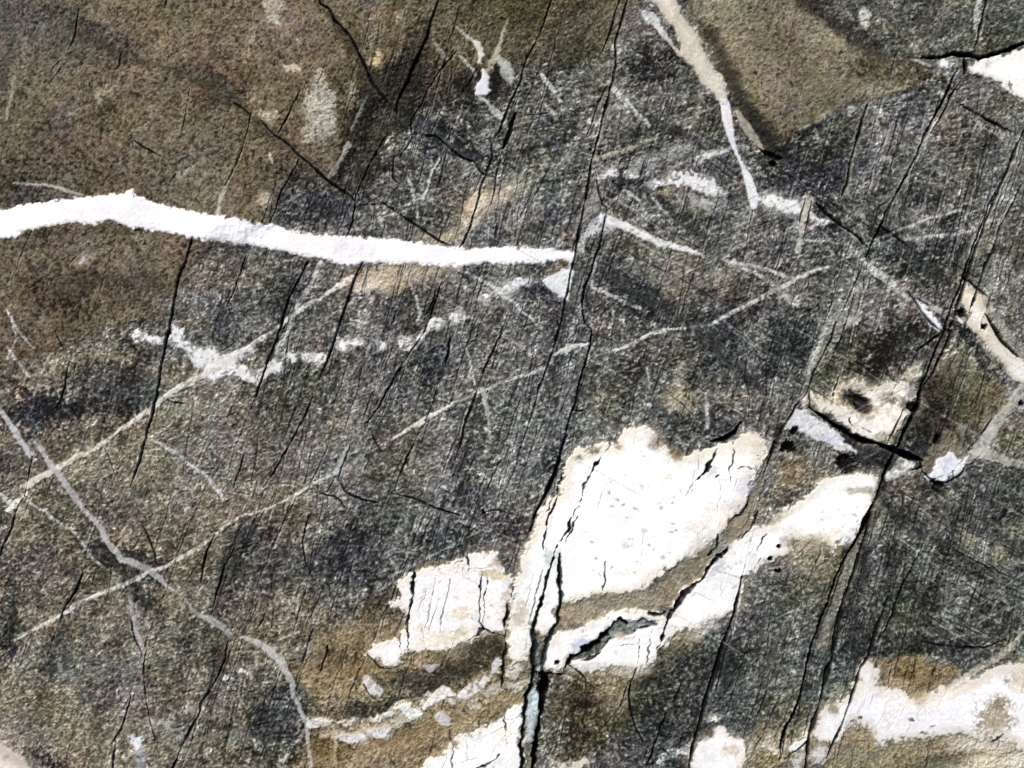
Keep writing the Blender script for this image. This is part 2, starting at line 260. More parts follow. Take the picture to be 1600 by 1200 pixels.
# fine hatching: steep along the joints, flat-lying along the foliation
steep = unit(G(2.7, 3, 108, 8.0) + .8 * G(4.6, 6, 104, 11.0) + .7 * nz(3.2, 1, 112, 6.0)) * sstep(-.5, .9, nz(130, 5) + .25)
flat = unit(nz(2.7, 1, -13, 7.0) + .8 * nz(4.4, 4, -9, 7.0)) * np.clip(sstep(-.4, .7, nz(120, 2)) + .8 * np.exp(-((X - 1100) / 220) ** 2 - ((Y - 190) / 170) ** 2), 0, 1.2)
g = g + FIN * (.40 * steep + .44 * flat) + brown * .22 * steep
gp = np.maximum(g, 0); gn = np.minimum(g, 0)
light = np.array([1.01, 1.0, .97], np.float32); dark = np.array([1.02, 1.0, .97], np.float32)
COL += (AMP * 1.12)[..., None] * (gp[..., None] * light + gn[..., None] * dark)
spk = sstep(1.55, 2.2, unit(nz(3.4, 3) + .7 * nz(6, 5))) * FIN
COL += (spk * 55)[..., None] * np.array([1, .98, .93], np.float32)
drk = sstep(1.5, 2.3, unit(nz(4.0, 6) + .9 * nz(7, 1, -30, 1.8)))
COL *= (1 - 0.55 * drk)[..., None]
np.clip(COL, 16, 235, out=COL)

# ------------------------------------------------------------------ features
def put(sl, sd, col, a, soft, grain, hz, quartz, edge, tone):
    m = sstep(soft, -soft, sd) * a
    if grain: m = m * (1 - grain + grain * sstep(-0.7, 0.6, .55 * fine[sl] + .3 * speck[sl] + .95 * gmid[sl] - 0.10 * np.clip(sd, -12, 4)))
    c = muted(col)[None, None, :] + np.zeros(sd.shape + (3,), np.float32)
    if tone:
        t = tone * (0.55 * mott[sl] + 0.5 * speck[sl] + 0.6 * fine[sl])
        c = c + t[..., None] * np.array([1.0, 1.0, 1.0], np.float32)
        c = c + (tone * .15 * hue[sl])[..., None] * np.array([.8, -.2, -.6], np.float32)
    if edge is not None:
        e = sstep(-edge[1] * 1.5, 0, sd + 3.0 * mott[sl] + 1.2 * fine[sl]) * edge[2]
        c = c + e[..., None] * (muted(edge[0]) - c)
    COL[sl] += m[..., None] * (c - COL[sl])
    Z[sl] += hz * a * sstep(5, -5, sd)
    mixs(QZ, sl, m, quartz)
    mixs(GZ, sl, m, 0.10 if quartz > .5 else 0.7)
def quartz(pts, col=(250, 247, 250), a=1.0, rag=1.0, soft=1.9, grain=0.0, hz=1.4, edge=((206, 190, 165), 8, .4), tone=7, name='quartz_mass', label=None, q=1.0, erode=1.0, halo=.0):
    sl, sd = sd_poly(pts, rag, pad=22)
    if erode: sd = sd + erode * (1.0 * fine[sl] + 1.5 * gmid[sl] + 1.2 * mott[sl])
    if halo:
        h = sstep(12, 0, sd + 4 * mott[sl]) * halo
        COL[sl] += h[..., None] * (np.array((150, 140, 121), np.float32) + (14 * fine[sl])[..., None] - COL[sl])
    put(sl, sd, col, a, soft, grain, hz, q, edge, tone)
    if name: own(sl, sd < 0.3, name, label, 'quartz')
def vein(pts, col=(205, 200, 192), a=.95, rag=.8, soft=1.2, grain=.35, hz=.9, edge=None, tone=9, name='quartz_vein', label=None, q=.8):
    sl, sd = sd_line(pts, rag)
    put(sl, sd, col, a, soft, grain, hz, q, edge, tone)
    if name:
        s2, d2 = sd_line(pts, rag * .6, grow=0.6); own(s2, d2 < 0.4, name, label, 'quartz')
def stain(cx, cy, rx, ry, col, s=.8, deg=0.0, n=.5, dz=0.0, q=.3, hard=False):
    R = max(rx, ry) * 1.8
    sl = box(cx - R, cy - R, cx + R, cy + R, 6)
    u, v = rot(X[sl] + WX[sl] - cx, Y[sl] + WY[sl] - cy, deg)
    r = np.sqrt((u / rx) ** 2 + (v / ry) ** 2) + n * (.3 * fine[sl] + .22 * mott[sl])
    m = (sstep(1.25, .7, r + .25 * fine[sl] * n) if hard else sstep(1.5, .45, r)) * s
    c = muted(col) + (9 * fine[sl] + 5 * speck[sl])[..., None]
    COL[sl] += m[..., None] * (np.clip(c, 8, 255) - COL[sl])
    Z[sl] += dz * m; mixs(QZ, sl, m, q)
def crack(pts, col=(17, 17, 18), a=.95, rag=.75, soft=.9, depth=None, name='crack', label=None, halo=True, jit=.35, spare=False):
    p = np.array([(q + (3,))[:3] for q in pts], float)
    w0 = p[:, 2].copy()
    p[:, 2] = np.where(w0 < 8, np.maximum(w0 * .68, 1.5), w0 - 2.6)
    p[0, 2] *= .4; p[-1, 2] *= .4
    pts = [tuple(q) for q in p]
    sl, sd = sd_line(pts, rag)
    w = p[:, 2].mean()
    al = np.clip(.97 + .24 * nz(34, 4, x=X[sl], y=Y[sl]) + .2 * nz(9, 1, x=X[sl], y=Y[sl]), .5, 1) if w < 4.5 else 1.0
    a = a * al; sd = sd + (1 - al) * 1.0
    sd = sd + jit * (nz(17, 5, x=X[sl], y=Y[sl]) + .8 * nz(6, 2, x=X[sl], y=Y[sl])) * min(w + 1, 5) * .6
    if spare: al = al * (1 - np.clip(QZ[sl] * 1.4, 0, 1)); a = a * (1 - np.clip(QZ[sl] * 1.4, 0, 1))
    m = sstep(soft, -soft, sd)
    if halo:
        h = sstep(4.5, 1.0, sd) * (1 - m) * sstep(-.1, .9, nz(23, 3, x=X[sl], y=Y[sl]) + .3) * (1 - QZ[sl])
        COL[sl] += (h * 26)[..., None]  # crack lips lightened in the colour, as lit edges
    COL[sl] += (m * a)[..., None] * (np.array(col, np.float32) - COL[sl])
    d = depth if depth is not None else min(1.5 + 1.5 * w, 14)
    Z[sl] -= d * al * sstep(1.0, -max(w * .3, 1.0), sd)
    if not spare: mixs(QZ, sl, m, 0.0)
    if name:
        s2, d2 = sd_line(pts, rag, grow=1.1); own(s2, d2 < 0.2, name, label, 'crack')

def shade(pts, col, s=.6, soft=7, rag=1.4):
    sl, sd = sd_line(pts, rag, pad=soft * 2 + 8)
    m = sstep(soft, -soft * .6, sd + 2.5 * mott[sl] + 1.0 * fine[sl]) * s
    c = np.array(col, np.float32) + (13 * fine[sl] + 6 * speck[sl])[..., None]
    COL[sl] += m[..., None] * (np.clip(c, 14, 240) - COL[sl])
DK = (52, 54, 54); DB = (72, 66, 55); LB = (138, 135, 124)
for p, c, k in [
    ([(975, 275, 10), (1010, 300, 12), (1060, 335, 12), (1110, 380, 10), (1150, 402, 6)], DK, .65), ([(925, 420, 10), (980, 450, 20), (1070, 498, 16), (1110, 540, 12), (1180, 600, 8)], DK, .7), ([(1365, 345, 8), (1420, 395, 14), (1480, 445, 10)], DK, .65), ([(1400, 240, 4), (1450, 270, 7), (1490, 300, 4)], DK, .5), ([(990, 175, 4), (1050, 200, 8), (1110, 232, 6)], DK, .55),
    ([(85, 25, 14), (140, 58, 14), (190, 92, 12), (260, 105, 10), (330, 132, 14), (392, 180, 10), (470, 245, 12), (530, 295, 12)], DB, .6), ([(95, 452, 14), (170, 436, 20), (250, 440, 10)], DB, .5), ([(0, 20, 30), (20, 60, 20), (0, 130, 10)], (78, 76, 70), .5), ([(500, 5, 12), (540, 60, 14), (585, 140, 20)], (62, 56, 46), .6), ([(675, 20, 6), (645, 105, 14), (610, 170, 24), (575, 250, 18), (560, 290, 14)], (54, 50, 42), .6), ([(940, 20, 10), (900, 60, 16), (860, 100, 12)], (62, 58, 47), .5), ([(830, 30, 8), (800, 100, 14), (775, 200, 10)], (70, 68, 60), .5),
    ([(560, 320, 10), (480, 335, 20), (440, 360, 10)], DK, .4), ([(640, 190, 8), (700, 225, 16), (760, 262, 12)], DK, .6), ([(930, 300, 6), (915, 370, 8), (880, 520, 6), (850, 620, 6)], DK, .35), ([(460, 430, 10), (440, 520, 10), (410, 600, 8)], DK, .5), ([(755, 600, 8), (735, 680, 14), (715, 790, 12)], DK, .45), ([(870, 640, 6), (850, 740, 8), (815, 820, 6)], DK, .4), ([(690, 460, 6), (640, 560, 6)], DK, .4),
    ([(1370, 782, 6), (1440, 830, 9), (1520, 880, 8), (1610, 935, 6)], DK, .65), ([(1450, 770, 6), (1530, 830, 8), (1610, 880, 6)], DK, .5), ([(1400, 1000, 5), (1480, 1012, 8), (1560, 992, 8), (1610, 955, 6)], DK, .6), ([(1420, 975, 4), (1490, 985, 6), (1560, 965, 6), (1610, 935, 4)], DK, .5), ([(1400, 930, 4), (1480, 950, 6), (1560, 935, 4)], DK, .45), ([(1350, 870, 12), (1335, 950, 16), (1335, 1030, 16)], DK, .55), ([(1410, 850, 6), (1380, 930, 8)], DK, .5), ([(1160, 970, 8), (1140, 1040, 18), (1120, 1100, 12)], DK, .55), ([(1480, 770, 3), (1455, 830, 5), (1420, 900, 4)], (130, 128, 112), .4),
    ([(1340, 860, 14), (1322, 905, 16), (1300, 960, 14), (1285, 1010, 10)], LB, .55), ([(1425, 790, 3), (1500, 850, 5), (1580, 905, 5)], (126, 125, 112), .45), ([(1380, 800, 5), (1360, 850, 5)], LB, .4), ([(1215, 985, 18), (1205, 1060, 18)], (98, 98, 92), .4),
    ([(900, 470, 16), (905, 420, 16)], (118, 116, 114), .5), ([(840, 690, 10), (815, 790, 10)], (128, 127, 126), .45), ([(890, 590, 12), (870, 660, 10)], (126, 126, 126), .4), ([(1590, 245, 6), (1560, 300, 10), (1530, 370, 10), (1512, 420, 8)], LB, .55), ([(1480, 165, 6), (1450, 215, 7), (1425, 262, 6), (1390, 330, 5)], LB, .6), ([(1340, 455, 16), (1310, 510, 16), (1280, 560, 12), (1255, 605, 10)], (140, 136, 126), .5), ([(1348, 170, 5), (1335, 240, 7), (1318, 300, 7)], LB, .4), ([(1100, 600, 5), (1106, 640, 7), (1105, 690, 5)], (130, 130, 128), .4),
    ([(120, 900, 8), (95, 980, 10), (70, 1060, 10)], (66, 65, 62), .5), ([(365, 850, 8), (345, 930, 12), (325, 980, 8)], (66, 64, 58), .5), ([(345, 1020, 10), (320, 1090, 10), (285, 1160, 10)], (72, 70, 65), .4), ([(20, 800, 10), (0, 880, 14)], (62, 61, 59), .5), ([(150, 850, 8), (205, 905, 18), (240, 940, 8)], (50, 49, 46), .6), ([(170, 850, 8), (215, 868, 16), (245, 885, 8)], (56, 55, 53), .5), ([(440, 1030, 8), (470, 1080, 14), (500, 1110, 8)], (62, 61, 58), .5),
    ([(610, 925, 16), (580, 950, 14)], (70, 62, 48), .6), ([(520, 1112, 10), (570, 1112, 16), (620, 1100, 10), (690, 1070, 12), (740, 1045, 10)], (58, 56, 46), .6), ([(600, 1050, 12), (640, 1066, 16), (690, 1068, 14)], (72, 66, 55), .5), ([(700, 1035, 14), (745, 1015, 16), (785, 1010, 10)], (64, 62, 50), .6), ([(570, 1172, 16), (650, 1150, 20), (720, 1122, 18)], (134, 113, 80), .5)]:
    shade(p, c, min(k * 1.35, .93))
for p, c, k in [([(520, 1060, 16), (560, 1045, 18), (620, 1060, 10)], (140, 120, 88), .6), ([(560, 1185, 20), (640, 1165, 22), (700, 1140, 18), (760, 1108, 16), (810, 1085, 12)], (158, 140, 112), .6), ([(490, 1185, 14), (540, 1180, 18)], (128, 108, 74), .5), ([(640, 950, 12), (590, 985, 14), (540, 1000, 12)], (126, 110, 84), .5), ([(660, 1035, 10), (720, 1025, 12)], (140, 124, 98), .5),
                ([(1190, 60, 16), (1250, 110, 18), (1300, 150, 14)], (100, 92, 74), .5), ([(1120, 40, 20), (1170, 90, 24)], (146, 135, 114), .5), ([(1230, 150, 20), (1320, 130, 14)], (138, 128, 108), .4)]:
    shade(p, c, k, soft=9)
# pale grainy spots in the brown crust and elsewhere
def spot(cx, cy, rx, ry, col, a, deg=0):
    quartz(ell(cx, cy, rx, ry, deg), muted(col, 1.1, 12), a, 1.6, 1.8, .97, .3, None, 16, None, None, .1, erode=2.6)
def ell(cx, cy, rx, ry, deg=0, n=10):
    c, s = math.cos(math.radians(deg)), math.sin(math.radians(deg))
    return [(cx + rx * math.cos(t) * c - ry * math.sin(t) * s, cy + rx * math.cos(t) * s + ry * math.sin(t) * c) for t in [2 * math.pi * k / n for k in range(n)]]
for e in [(500, 165, 24, 40, (182, 174, 160), .8), (500, 120, 9, 16, (178, 168, 150), .8), (505, 195, 18, 20, (176, 172, 166), .7), (482, 212, 8, 14, (180, 170, 152), .8), (456, 106, 15, 10, (188, 176, 156), .9, 20), (428, 18, 18, 28, (172, 160, 140), .75), (432, 38, 10, 8, (190, 178, 158), .8), (584, 86, 11, 13, (208, 184, 138), .85), (622, 26, 8, 18, (190, 176, 146), .75, 15), (418, 180, 16, 10, (172, 158, 132), .7, 30), (395, 150, 10, 8, (170, 156, 130), .7), (548, 145, 10, 26, (156, 142, 120), .6), (465, 62, 7, 12, (168, 156, 134), .7, -20), (484, 66, 8, 8, (168, 156, 134), .7), (415, 312, 13, 9, (182, 168, 144), .75), (292, 268, 24, 7, (168, 152, 126), .6, -15), (303, 235, 10, 8, (158, 144, 118), .6), (225, 207, 6, 5, (176, 164, 144), .8), (132, 402, 12, 5, (206, 204, 204), .9, -20), (160, 150, 4, 16, (170, 158, 134), .6, 20), (176, 140, 4, 12, (172, 160, 138), .6, 20), (392, 75, 5, 22, (176, 164, 136), .5, 12), (328, 320, 14, 8, (172, 156, 130), .5), (250, 45, 12, 8, (158, 142, 112), .6), (530, 35, 4, 20, (160, 148, 128), .5), (568, 50, 4, 24, (160, 148, 124), .5, -10), (110, 180, 5, 10, (160, 148, 126), .5, 20),
          (745, 320, 30, 20, (202, 184, 158), .85, -40), (730, 350, 18, 14, (196, 178, 152), .8), (690, 368, 40, 7, (184, 168, 142), .7, 6), (800, 292, 26, 10, (172, 160, 140), .6, -25), (610, 430, 50, 14, (184, 166, 140), .75, -8), (572, 450, 22, 9, (222, 206, 184), .85, -15), (690, 420, 30, 5, (176, 160, 136), .6, 3),
          (1070, 625, 26, 22, (158, 148, 122), .6), (1050, 430, 50, 22, (142, 132, 118), .5, 10), (1350, 28, 12, 26, (168, 176, 168), .6), (1315, 20, 20, 8, (160, 160, 146), .5, 30), (1585, 440, 24, 8, (168, 164, 140), .6, -20), (1570, 425, 18, 5, (176, 170, 150), .5, -20), (60, 1135, 34, 8, (168, 158, 134), .6, 20), (15, 1120, 18, 8, (176, 166, 150), .6, 30), (240, 1130, 40, 14, (156, 150, 138), .5), (310, 1110, 40, 8, (160, 154, 140), .5, 5), (270, 1150, 24, 18, (150, 146, 138), .4), (375, 1150, 20, 14, (150, 152, 156), .4), (105, 1060, 20, 14, (150, 150, 156), .4)]: spot(*e)
for pl, c in [([(712, 372), (718, 350), (735, 322), (765, 300), (800, 284), (812, 290), (795, 312), (765, 328), (748, 346), (738, 368), (724, 388), (716, 386)], (198, 180, 154)), ([(640, 356), (672, 358), (700, 366), (718, 386), (690, 384), (655, 374)], (184, 168, 144)), ([(546, 458), (556, 440), (575, 424), (600, 413), (650, 416), (706, 421), (700, 432), (645, 442), (612, 452), (580, 463)], (186, 168, 142)), ([(552, 452), (572, 440), (596, 440), (592, 456), (570, 462)], (226, 210, 190)), ([(728, 350), (745, 325), (765, 318), (750, 342), (738, 360)], (212, 196, 172)), ([(760, 468), (775, 448), (830, 430), (850, 440), (820, 452), (790, 470)], (176, 172, 164)),
              ([(925, 268), (960, 256), (1010, 248), (1060, 232), (1100, 228), (1060, 245), (1000, 262), (950, 272)], (160, 158, 150)), ([(1000, 300), (1060, 300), (1130, 316), (1120, 335), (1060, 322)], (158, 150, 140)), ([(905, 345), (925, 300), (945, 290), (940, 330), (925, 350)], (158, 156, 152)), ([(1185, 285), (1240, 298), (1260, 318), (1240, 345), (1200, 330)], (150, 148, 142))]:
    quartz(pl, c, .8, 1.8, 4, .55, .3, None, 14, None, None, .1, erode=3.0)
# ---- faint veinlets and streaks
LG = (150, 150, 147)
for p in [
    [(685, 245, 4), (678, 265, 5), (668, 290, 5), (658, 315, 5)], [(635, 275, 4), (645, 300, 4), (650, 320, 4), (650, 338, 4)], [(503, 410, 8), (490, 440, 8), (470, 475, 8), (455, 505, 7), (445, 530, 7), (428, 565, 6), (410, 600, 4)],
    [(640, 445, 4), (650, 470, 5), (655, 490, 5), (653, 505, 4)], [(710, 415, 4), (740, 432, 4), (780, 455, 5), (800, 472, 5), (830, 495, 4), (850, 512, 3)], [(725, 540, 3), (735, 570, 4), (742, 600, 4)],
    [(232, 680, 4), (255, 695, 5), (275, 708, 6), (290, 720, 4), (320, 740, 5), (335, 758, 6), (352, 782, 5)], [(958, 140, 8), (972, 155, 10), (985, 168, 10), (998, 182, 7), (1015, 197, 5)], [(1150, 417, 6), (1185, 430, 7), (1215, 450, 7), (1245, 472, 8)],
    [(1350, 408, 10), (1375, 430, 13), (1400, 450, 12), (1425, 468, 9)], [(110, 825, 4), (130, 850, 5), (148, 872, 5), (165, 885, 4)], [(45, 780, 4), (75, 802, 5), (100, 822, 4)], [(-15, 765, 7), (0, 773, 7), (25, 790, 7)],
    [(845, 115, 5), (855, 128, 8), (866, 143, 8), (876, 157, 5)], [(852, 165, 6), (862, 178, 8), (868, 186, 4)], [(1105, 615, 4), (1106, 640, 5), (1106, 668, 5)], [(1012, 575, 4), (1016, 595, 4), (1016, 605, 3)],
    [(1020, 310, 4), (1050, 340, 5)], [(980, 300, 4), (1000, 315, 5), (1010, 335, 4)], [(920, 445, 4), (960, 465, 5), (1000, 480, 5)], [(1285, 360, 3), (1300, 378, 4), (1250, 372, 3)], [(1350, 20, 16), (1352, 40, 12)],
    [(430, 1000, 3), (470, 985, 3)], [(440, 1190, 4), (455, 1165, 5), (475, 1148, 5)], [(15, 560, 3), (30, 530, 3), (15, 485, 3)], [(17, 490, 4), (32, 520, 4), (55, 545, 4)], [(15, 545, 4), (30, 565, 5), (48, 590, 5)],
    [(1440, 345, 3), (1500, 330, 5), (1520, 360, 4)], [(1415, 375, 5), (1450, 370, 5), (1490, 368, 6), (1515, 362, 4)], [(1530, 60, 8), (1526, 30, 9), (1530, -5, 9)], [(1200, 620, 3), (1215, 590, 4)], [(930, 410, 5), (925, 440, 5)],
    [(150, 1010, 4), (170, 995, 4), (190, 985, 3)], [(110, 615, 5), (105, 628, 4)], [(425, 255, 5), (420, 240, 4)], [(1290, 515, 10), (1275, 550, 9), (1262, 585, 8)], [(1465, 190, 6), (1440, 235, 7), (1425, 262, 6)], [(1580, 250, 6), (1555, 300, 8), (1535, 350, 8), (1520, 400, 8)], [(1588, 300, 6), (1565, 345, 7), (1548, 395, 6)]]:
    vein(p, (196, 196, 193), a=.86, grain=.5, hz=.3, q=.35)

# ---- granular white patches
def gran(pts, col=(236, 234, 238), a=.95, grain=.55, rag=1.5, tone=10, label=None): quartz(pts, col, a, rag, 1.6, grain, .8, None, tone, 'quartz_patch', label, .8)
def ell(cx, cy, rx, ry, deg=0, n=10):
    c, s = math.cos(math.radians(deg)), math.sin(math.radians(deg))
    return [(cx + rx * math.cos(t) * c - ry * math.sin(t) * s, cy + rx * math.cos(t) * s + ry * math.sin(t) * c) for t in [2 * math.pi * k / n for k in range(n)]]
gran([(203, 522), (215, 508), (230, 520), (262, 525), (266, 505), (288, 510), (285, 530), (308, 542), (335, 545), (348, 557), (370, 548), (400, 533), (402, 545), (372, 565), (395, 580), (385, 592), (355, 590), (335, 599), (316, 588), (322, 575), (298, 562), (295, 548), (270, 540), (240, 535), (215, 538)], label='large speckled white quartz patch under the brown crust')
gran([(383, 592), (405, 580), (430, 562), (444, 560), (440, 576), (415, 586), (400, 600)])
for e in [(459, 558, 10, 10), (480, 558, 11, 8), (499, 559, 11, 10), (593, 543, 13, 10), (634, 537, 15, 12), (663, 521, 16, 7, -35), (686, 507, 15, 10), (714, 493, 17, 11), (760, 468, 12, 7), (790, 450, 22, 9, -20), (813, 443, 14, 9), (990, 272, 13, 7), (1508, 93, 6, 4)]: gran(ell(*e))
gran([(519, 537), (527, 524), (560, 530), (574, 538), (560, 549), (535, 552), (521, 546)])
gran([(927, 284), (945, 270), (962, 264), (972, 275), (950, 281), (935, 287)])
gran([(1016, 286), (1035, 280), (1055, 268), (1090, 273), (1115, 284), (1137, 301), (1120, 303), (1100, 300), (1075, 293), (1040, 293), (1022, 299)])
vein([(1130, 305, 20), (1105, 320, 20), (1080, 310, 20)], (185, 185, 184), .5, grain=.85, name='quartz_patch')
gran([(1082, 251), (1110, 240), (1135, 231), (1142, 238), (1115, 248), (1090, 256)], (215, 212, 205))
gran([(1183, 303), (1215, 304), (1245, 311), (1252, 325), (1264, 333), (1302, 346), (1290, 353), (1255, 337), (1225, 328), (1190, 319)])
gran([(900, 392), (903, 368), (912, 352), (932, 345), (945, 335), (962, 338), (968, 352), (950, 362), (935, 366), (918, 370), (910, 392)], (215, 215, 218), .85)
gran([(1463, 97), (1475, 89), (1486, 91), (1494, 98), (1488, 106), (1478, 106), (1467, 103)])
gran(ell(212, 1158, 15, 12, 30), (215, 215, 222)); gran(ell(222, 1180, 10, 18, 10), (175, 180, 192), .8); gran(ell(262, 1135, 16, 10), (180, 176, 168), .6); gran(ell(355, 1060, 7, 4, 15)); gran(ell(380, 1045, 7, 6))
gran(ell(455, 780, 10, 5), (190, 186, 176), .6); gran(ell(700, 745, 14, 4), (195, 192, 184), .7); gran(ell(555, 705, 14, 5, -15), (180, 178, 174), .7)
gran(ell(120, 610, 5, 15, 20), (150, 150, 150), .6)
for e in [(1330, 505, 18, 9), (1295, 517, 13, 8), (1350, 455, 12, 6), (1300, 180, 24, 5, -12), (1370, 158, 26, 4, -14), (1420, 150, 14, 3, -25), (1385, 250, 16, 5), (1345, 335, 10, 6), (1425, 372, 14, 4), (1110, 830, 4, 3)]: gran(ell(*e), (188, 185, 176), .6, .8)
for e in [(850, 322, 22, 4, -25), (800, 310, 10, 4), (870, 305, 16, 4, -30), (560, 335, 9, 4), (745, 305, 4, 3), (620, 340, 14, 3, -20), (1000, 250, 18, 5, -20), (1060, 235, 22, 4, -15), (1170, 228, 22, 5, -5), (880, 250, 26, 4, -22), (1060, 190, 18, 3, -12), (1110, 170, 16, 3, -12)]: gran(ell(*e), (172, 168, 158), .5, .8)

# ---- dark margins of the tan lens
for p, w in [([(1080, 10, 14), (1110, 55, 16), (1130, 95, 20), (1146, 130, 18), (1160, 160, 16), (1180, 190, 18), (1198, 220, 20), (1216, 244, 14), (1226, 250, 6)], 0), ([(1240, -40, 22), (1255, 0, 22), (1290, 28, 24), (1330, 58, 20), (1360, 80, 18), (1385, 92, 20), (1420, 98, 20), (1456, 106, 12)], 0)]:
    sl, sd = sd_line(p, 1.2, pad=34)
    m = sstep(13, -9, sd + 2.0 * fine[sl] + 4 * mott[sl]) * .82
    mix(sl, m, (42, 40, 34)); Z[sl] -= 7 * sstep(14, -14, sd)
# ---- veins
vein([(12, 795, 5), (28, 783, 9), (34, 777, 6)], (225, 222, 214)); vein([(44, 757, 10), (62, 748, 10), (85, 735, 9), (105, 722, 7), (125, 710, 8), (145, 702, 5), (165, 690, 7), (185, 675, 5), (200, 663, 7), (235, 640, 8), (260, 620, 9), (290, 600, 10), (312, 588, 10), (340, 575, 8)], (218, 210, 194), label='pale diagonal quartz vein crossing the lower left')
vein([(370, 555, 10), (400, 535, 8), (420, 520, 7), (440, 508, 6), (455, 495, 6), (480, 478, 6), (505, 465, 5), (530, 445, 9), (552, 434, 9)], (220, 216, 206), grain=.5)
GV = (172, 169, 172)
vein([(-14, 622, 8), (0, 640, 8), (20, 665, 10), (35, 690, 10), (51, 712, 8)], (180, 178, 184), .95, grain=.12, label='grey quartz vein at the left edge')
vein([(65, 698, 7), (85, 730, 8), (105, 755, 9), (120, 780, 9), (140, 805, 8), (152, 818, 9), (168, 842, 10), (182, 860, 10), (190, 873, 9), (213, 881, 11), (235, 890, 11), (250, 900, 10), (262, 914, 4)], GV, .95, grain=.15, label='long grey quartz vein running down the lower left')
vein([(262, 914, 4), (290, 935, 3), (308, 957, 6), (330, 965, 9), (350, 980, 10), (362, 990, 8)], GV, .85, grain=.3); vein([(380, 995, 6), (400, 1000, 9), (420, 1013, 12), (437, 1030, 12), (450, 1050, 12), (458, 1068, 10), (461, 1090, 8), (470, 1112, 8), (478, 1125, 8), (481, 1150, 6), (487, 1210, 6)], (178, 173, 168), .92, grain=.2)
vein([(205, 925, 7), (206, 950, 6), (215, 985, 7), (222, 1008, 8), (228, 1024, 5)], GV, .8, grain=.3)
WV = (226, 221, 211)
vein([(22, 1000, 4), (50, 985, 5), (90, 965, 6), (120, 945, 6), (150, 930, 7), (175, 920, 7), (195, 913, 7), (215, 903, 7), (235, 893, 6), (260, 885, 6), (285, 870, 6), (310, 855, 6), (335, 838, 5), (350, 822, 5), (380, 805, 4), (410, 797, 3), (440, 785, 3), (465, 770, 4), (490, 755, 5), (527, 739, 5)], WV, .85, rag=.35, grain=.55, label='thin pale vein rising from the lower left corner')
vein([(615, 685, 3), (640, 669, 7), (660, 657, 8), (690, 640, 7), (715, 628, 5), (735, 620, 3)], WV, .86, rag=.35, grain=.5); vein([(752, 609, 5), (785, 597, 4), (815, 590, 5), (835, 583, 5), (852, 573, 6)], WV, .8, grain=.4); vein([(866, 553, 6), (880, 549, 8), (905, 540, 6), (917, 534, 4)], WV, .92, grain=.25)
vein([(945, 552, 3), (975, 543, 6), (1000, 530, 6), (1025, 520, 6), (1045, 515, 5), (1070, 512, 5)], WV, .86, rag=.35, grain=.5); vein([(1108, 509, 4), (1130, 495, 6), (1160, 480, 7), (1180, 470, 7), (1200, 460, 7), (1225, 445, 6), (1250, 433, 6), (1275, 422, 6), (1292, 417, 5)], WV, .86, rag=.35, grain=.5)
for p in [[(527, 739, 4), (550, 724, 3), (585, 703, 3), (615, 685, 3)], [(735, 620, 3), (752, 609, 4)], [(852, 573, 4), (866, 553, 4)], [(917, 534, 3), (932, 555, 2), (950, 550, 3)], [(1070, 512, 4), (1108, 509, 3)], [(340, 575, 6), (370, 555, 8)], [(1290, 418, 4), (1340, 395, 3), (1400, 372, 3)]]: vein(p, WV, .33, rag=.4, grain=.6, name=None)
vein([(755, 608, 10), (757, 630, 7), (762, 650, 6), (767, 688, 4)], (180, 180, 180), .75, grain=.3)
vein([(948, 343, 18), (962, 347, 15), (978, 355, 12), (1000, 365, 12), (1030, 377, 11), (1060, 386, 10), (1085, 392, 7), (1098, 396, 4)], (236, 234, 238), .95, grain=.25, soft=2.0, label='soft edged white vein right of the main crack'); vein([(1130, 405, 5), (1150, 410, 7), (1180, 418, 7), (1210, 426, 6), (1238, 433, 4)], (205, 203, 205), .85, grain=.35)
vein([(1006, 18, 8), (1016, 25, 15), (1026, 36, 12), (1040, 55, 7), (1059, 82, 4)], (208, 208, 208), .9, grain=.2)
quartz([(1000, -40), (1006, -10), (1020, 6), (1040, 30), (1050, 45), (1068, 68), (1058, 86), (1075, 98), (1090, 120), (1103, 137), (1118, 155), (1125, 161), (1133, 161), (1134, 140), (1128, 120), (1115, 105), (1105, 85), (1098, 65), (1085, 45), (1065, 20), (1056, 0), (1050, -40)], (210, 200, 183), rag=.7, tone=11, name='quartz_vein', label='broad tan vein beside the brown lens', edge=((176, 160, 134), 6, .5))
stain(1050, 28, 12, 10, (214, 190, 162), .6); stain(1085, 78, 10, 18, (196, 186, 166), .5)
vein([(1131, 163, 15), (1135, 185, 15), (1140, 210, 12), (1148, 230, 8), (1156, 248, 5), (1163, 262, 6), (1168, 275, 10), (1173, 290, 14), (1178, 306, 17), (1178, 323, 11)], (226, 226, 234), 1, rag=.5, grain=0, label='white tail of the tan vein')
vein([(1150, 175, 5), (1160, 190, 13), (1172, 205, 17), (1185, 222, 11), (1193, 233, 4)], (172, 164, 142), .95, grain=.1)
vein([(1250, 202, 5), (1290, 188, 7), (1330, 172, 6), (1380, 158, 7), (1430, 146, 4)], (176, 174, 160), .75, grain=.7, rag=1.4); vein([(930, 252, 8), (950, 245, 8), (975, 237, 8), (1000, 225, 9), (1027, 212, 7)], (182, 170, 144), .8, grain=.6); vein([(22, 120, 5), (20, 140, 7), (15, 165, 7), (11, 187, 5)], (158, 150, 128), .75, grain=.3); vein([(22, 287, 3), (50, 289, 4), (80, 292, 5), (100, 296, 5), (127, 306, 5)], (180, 174, 168), .85, grain=.2)
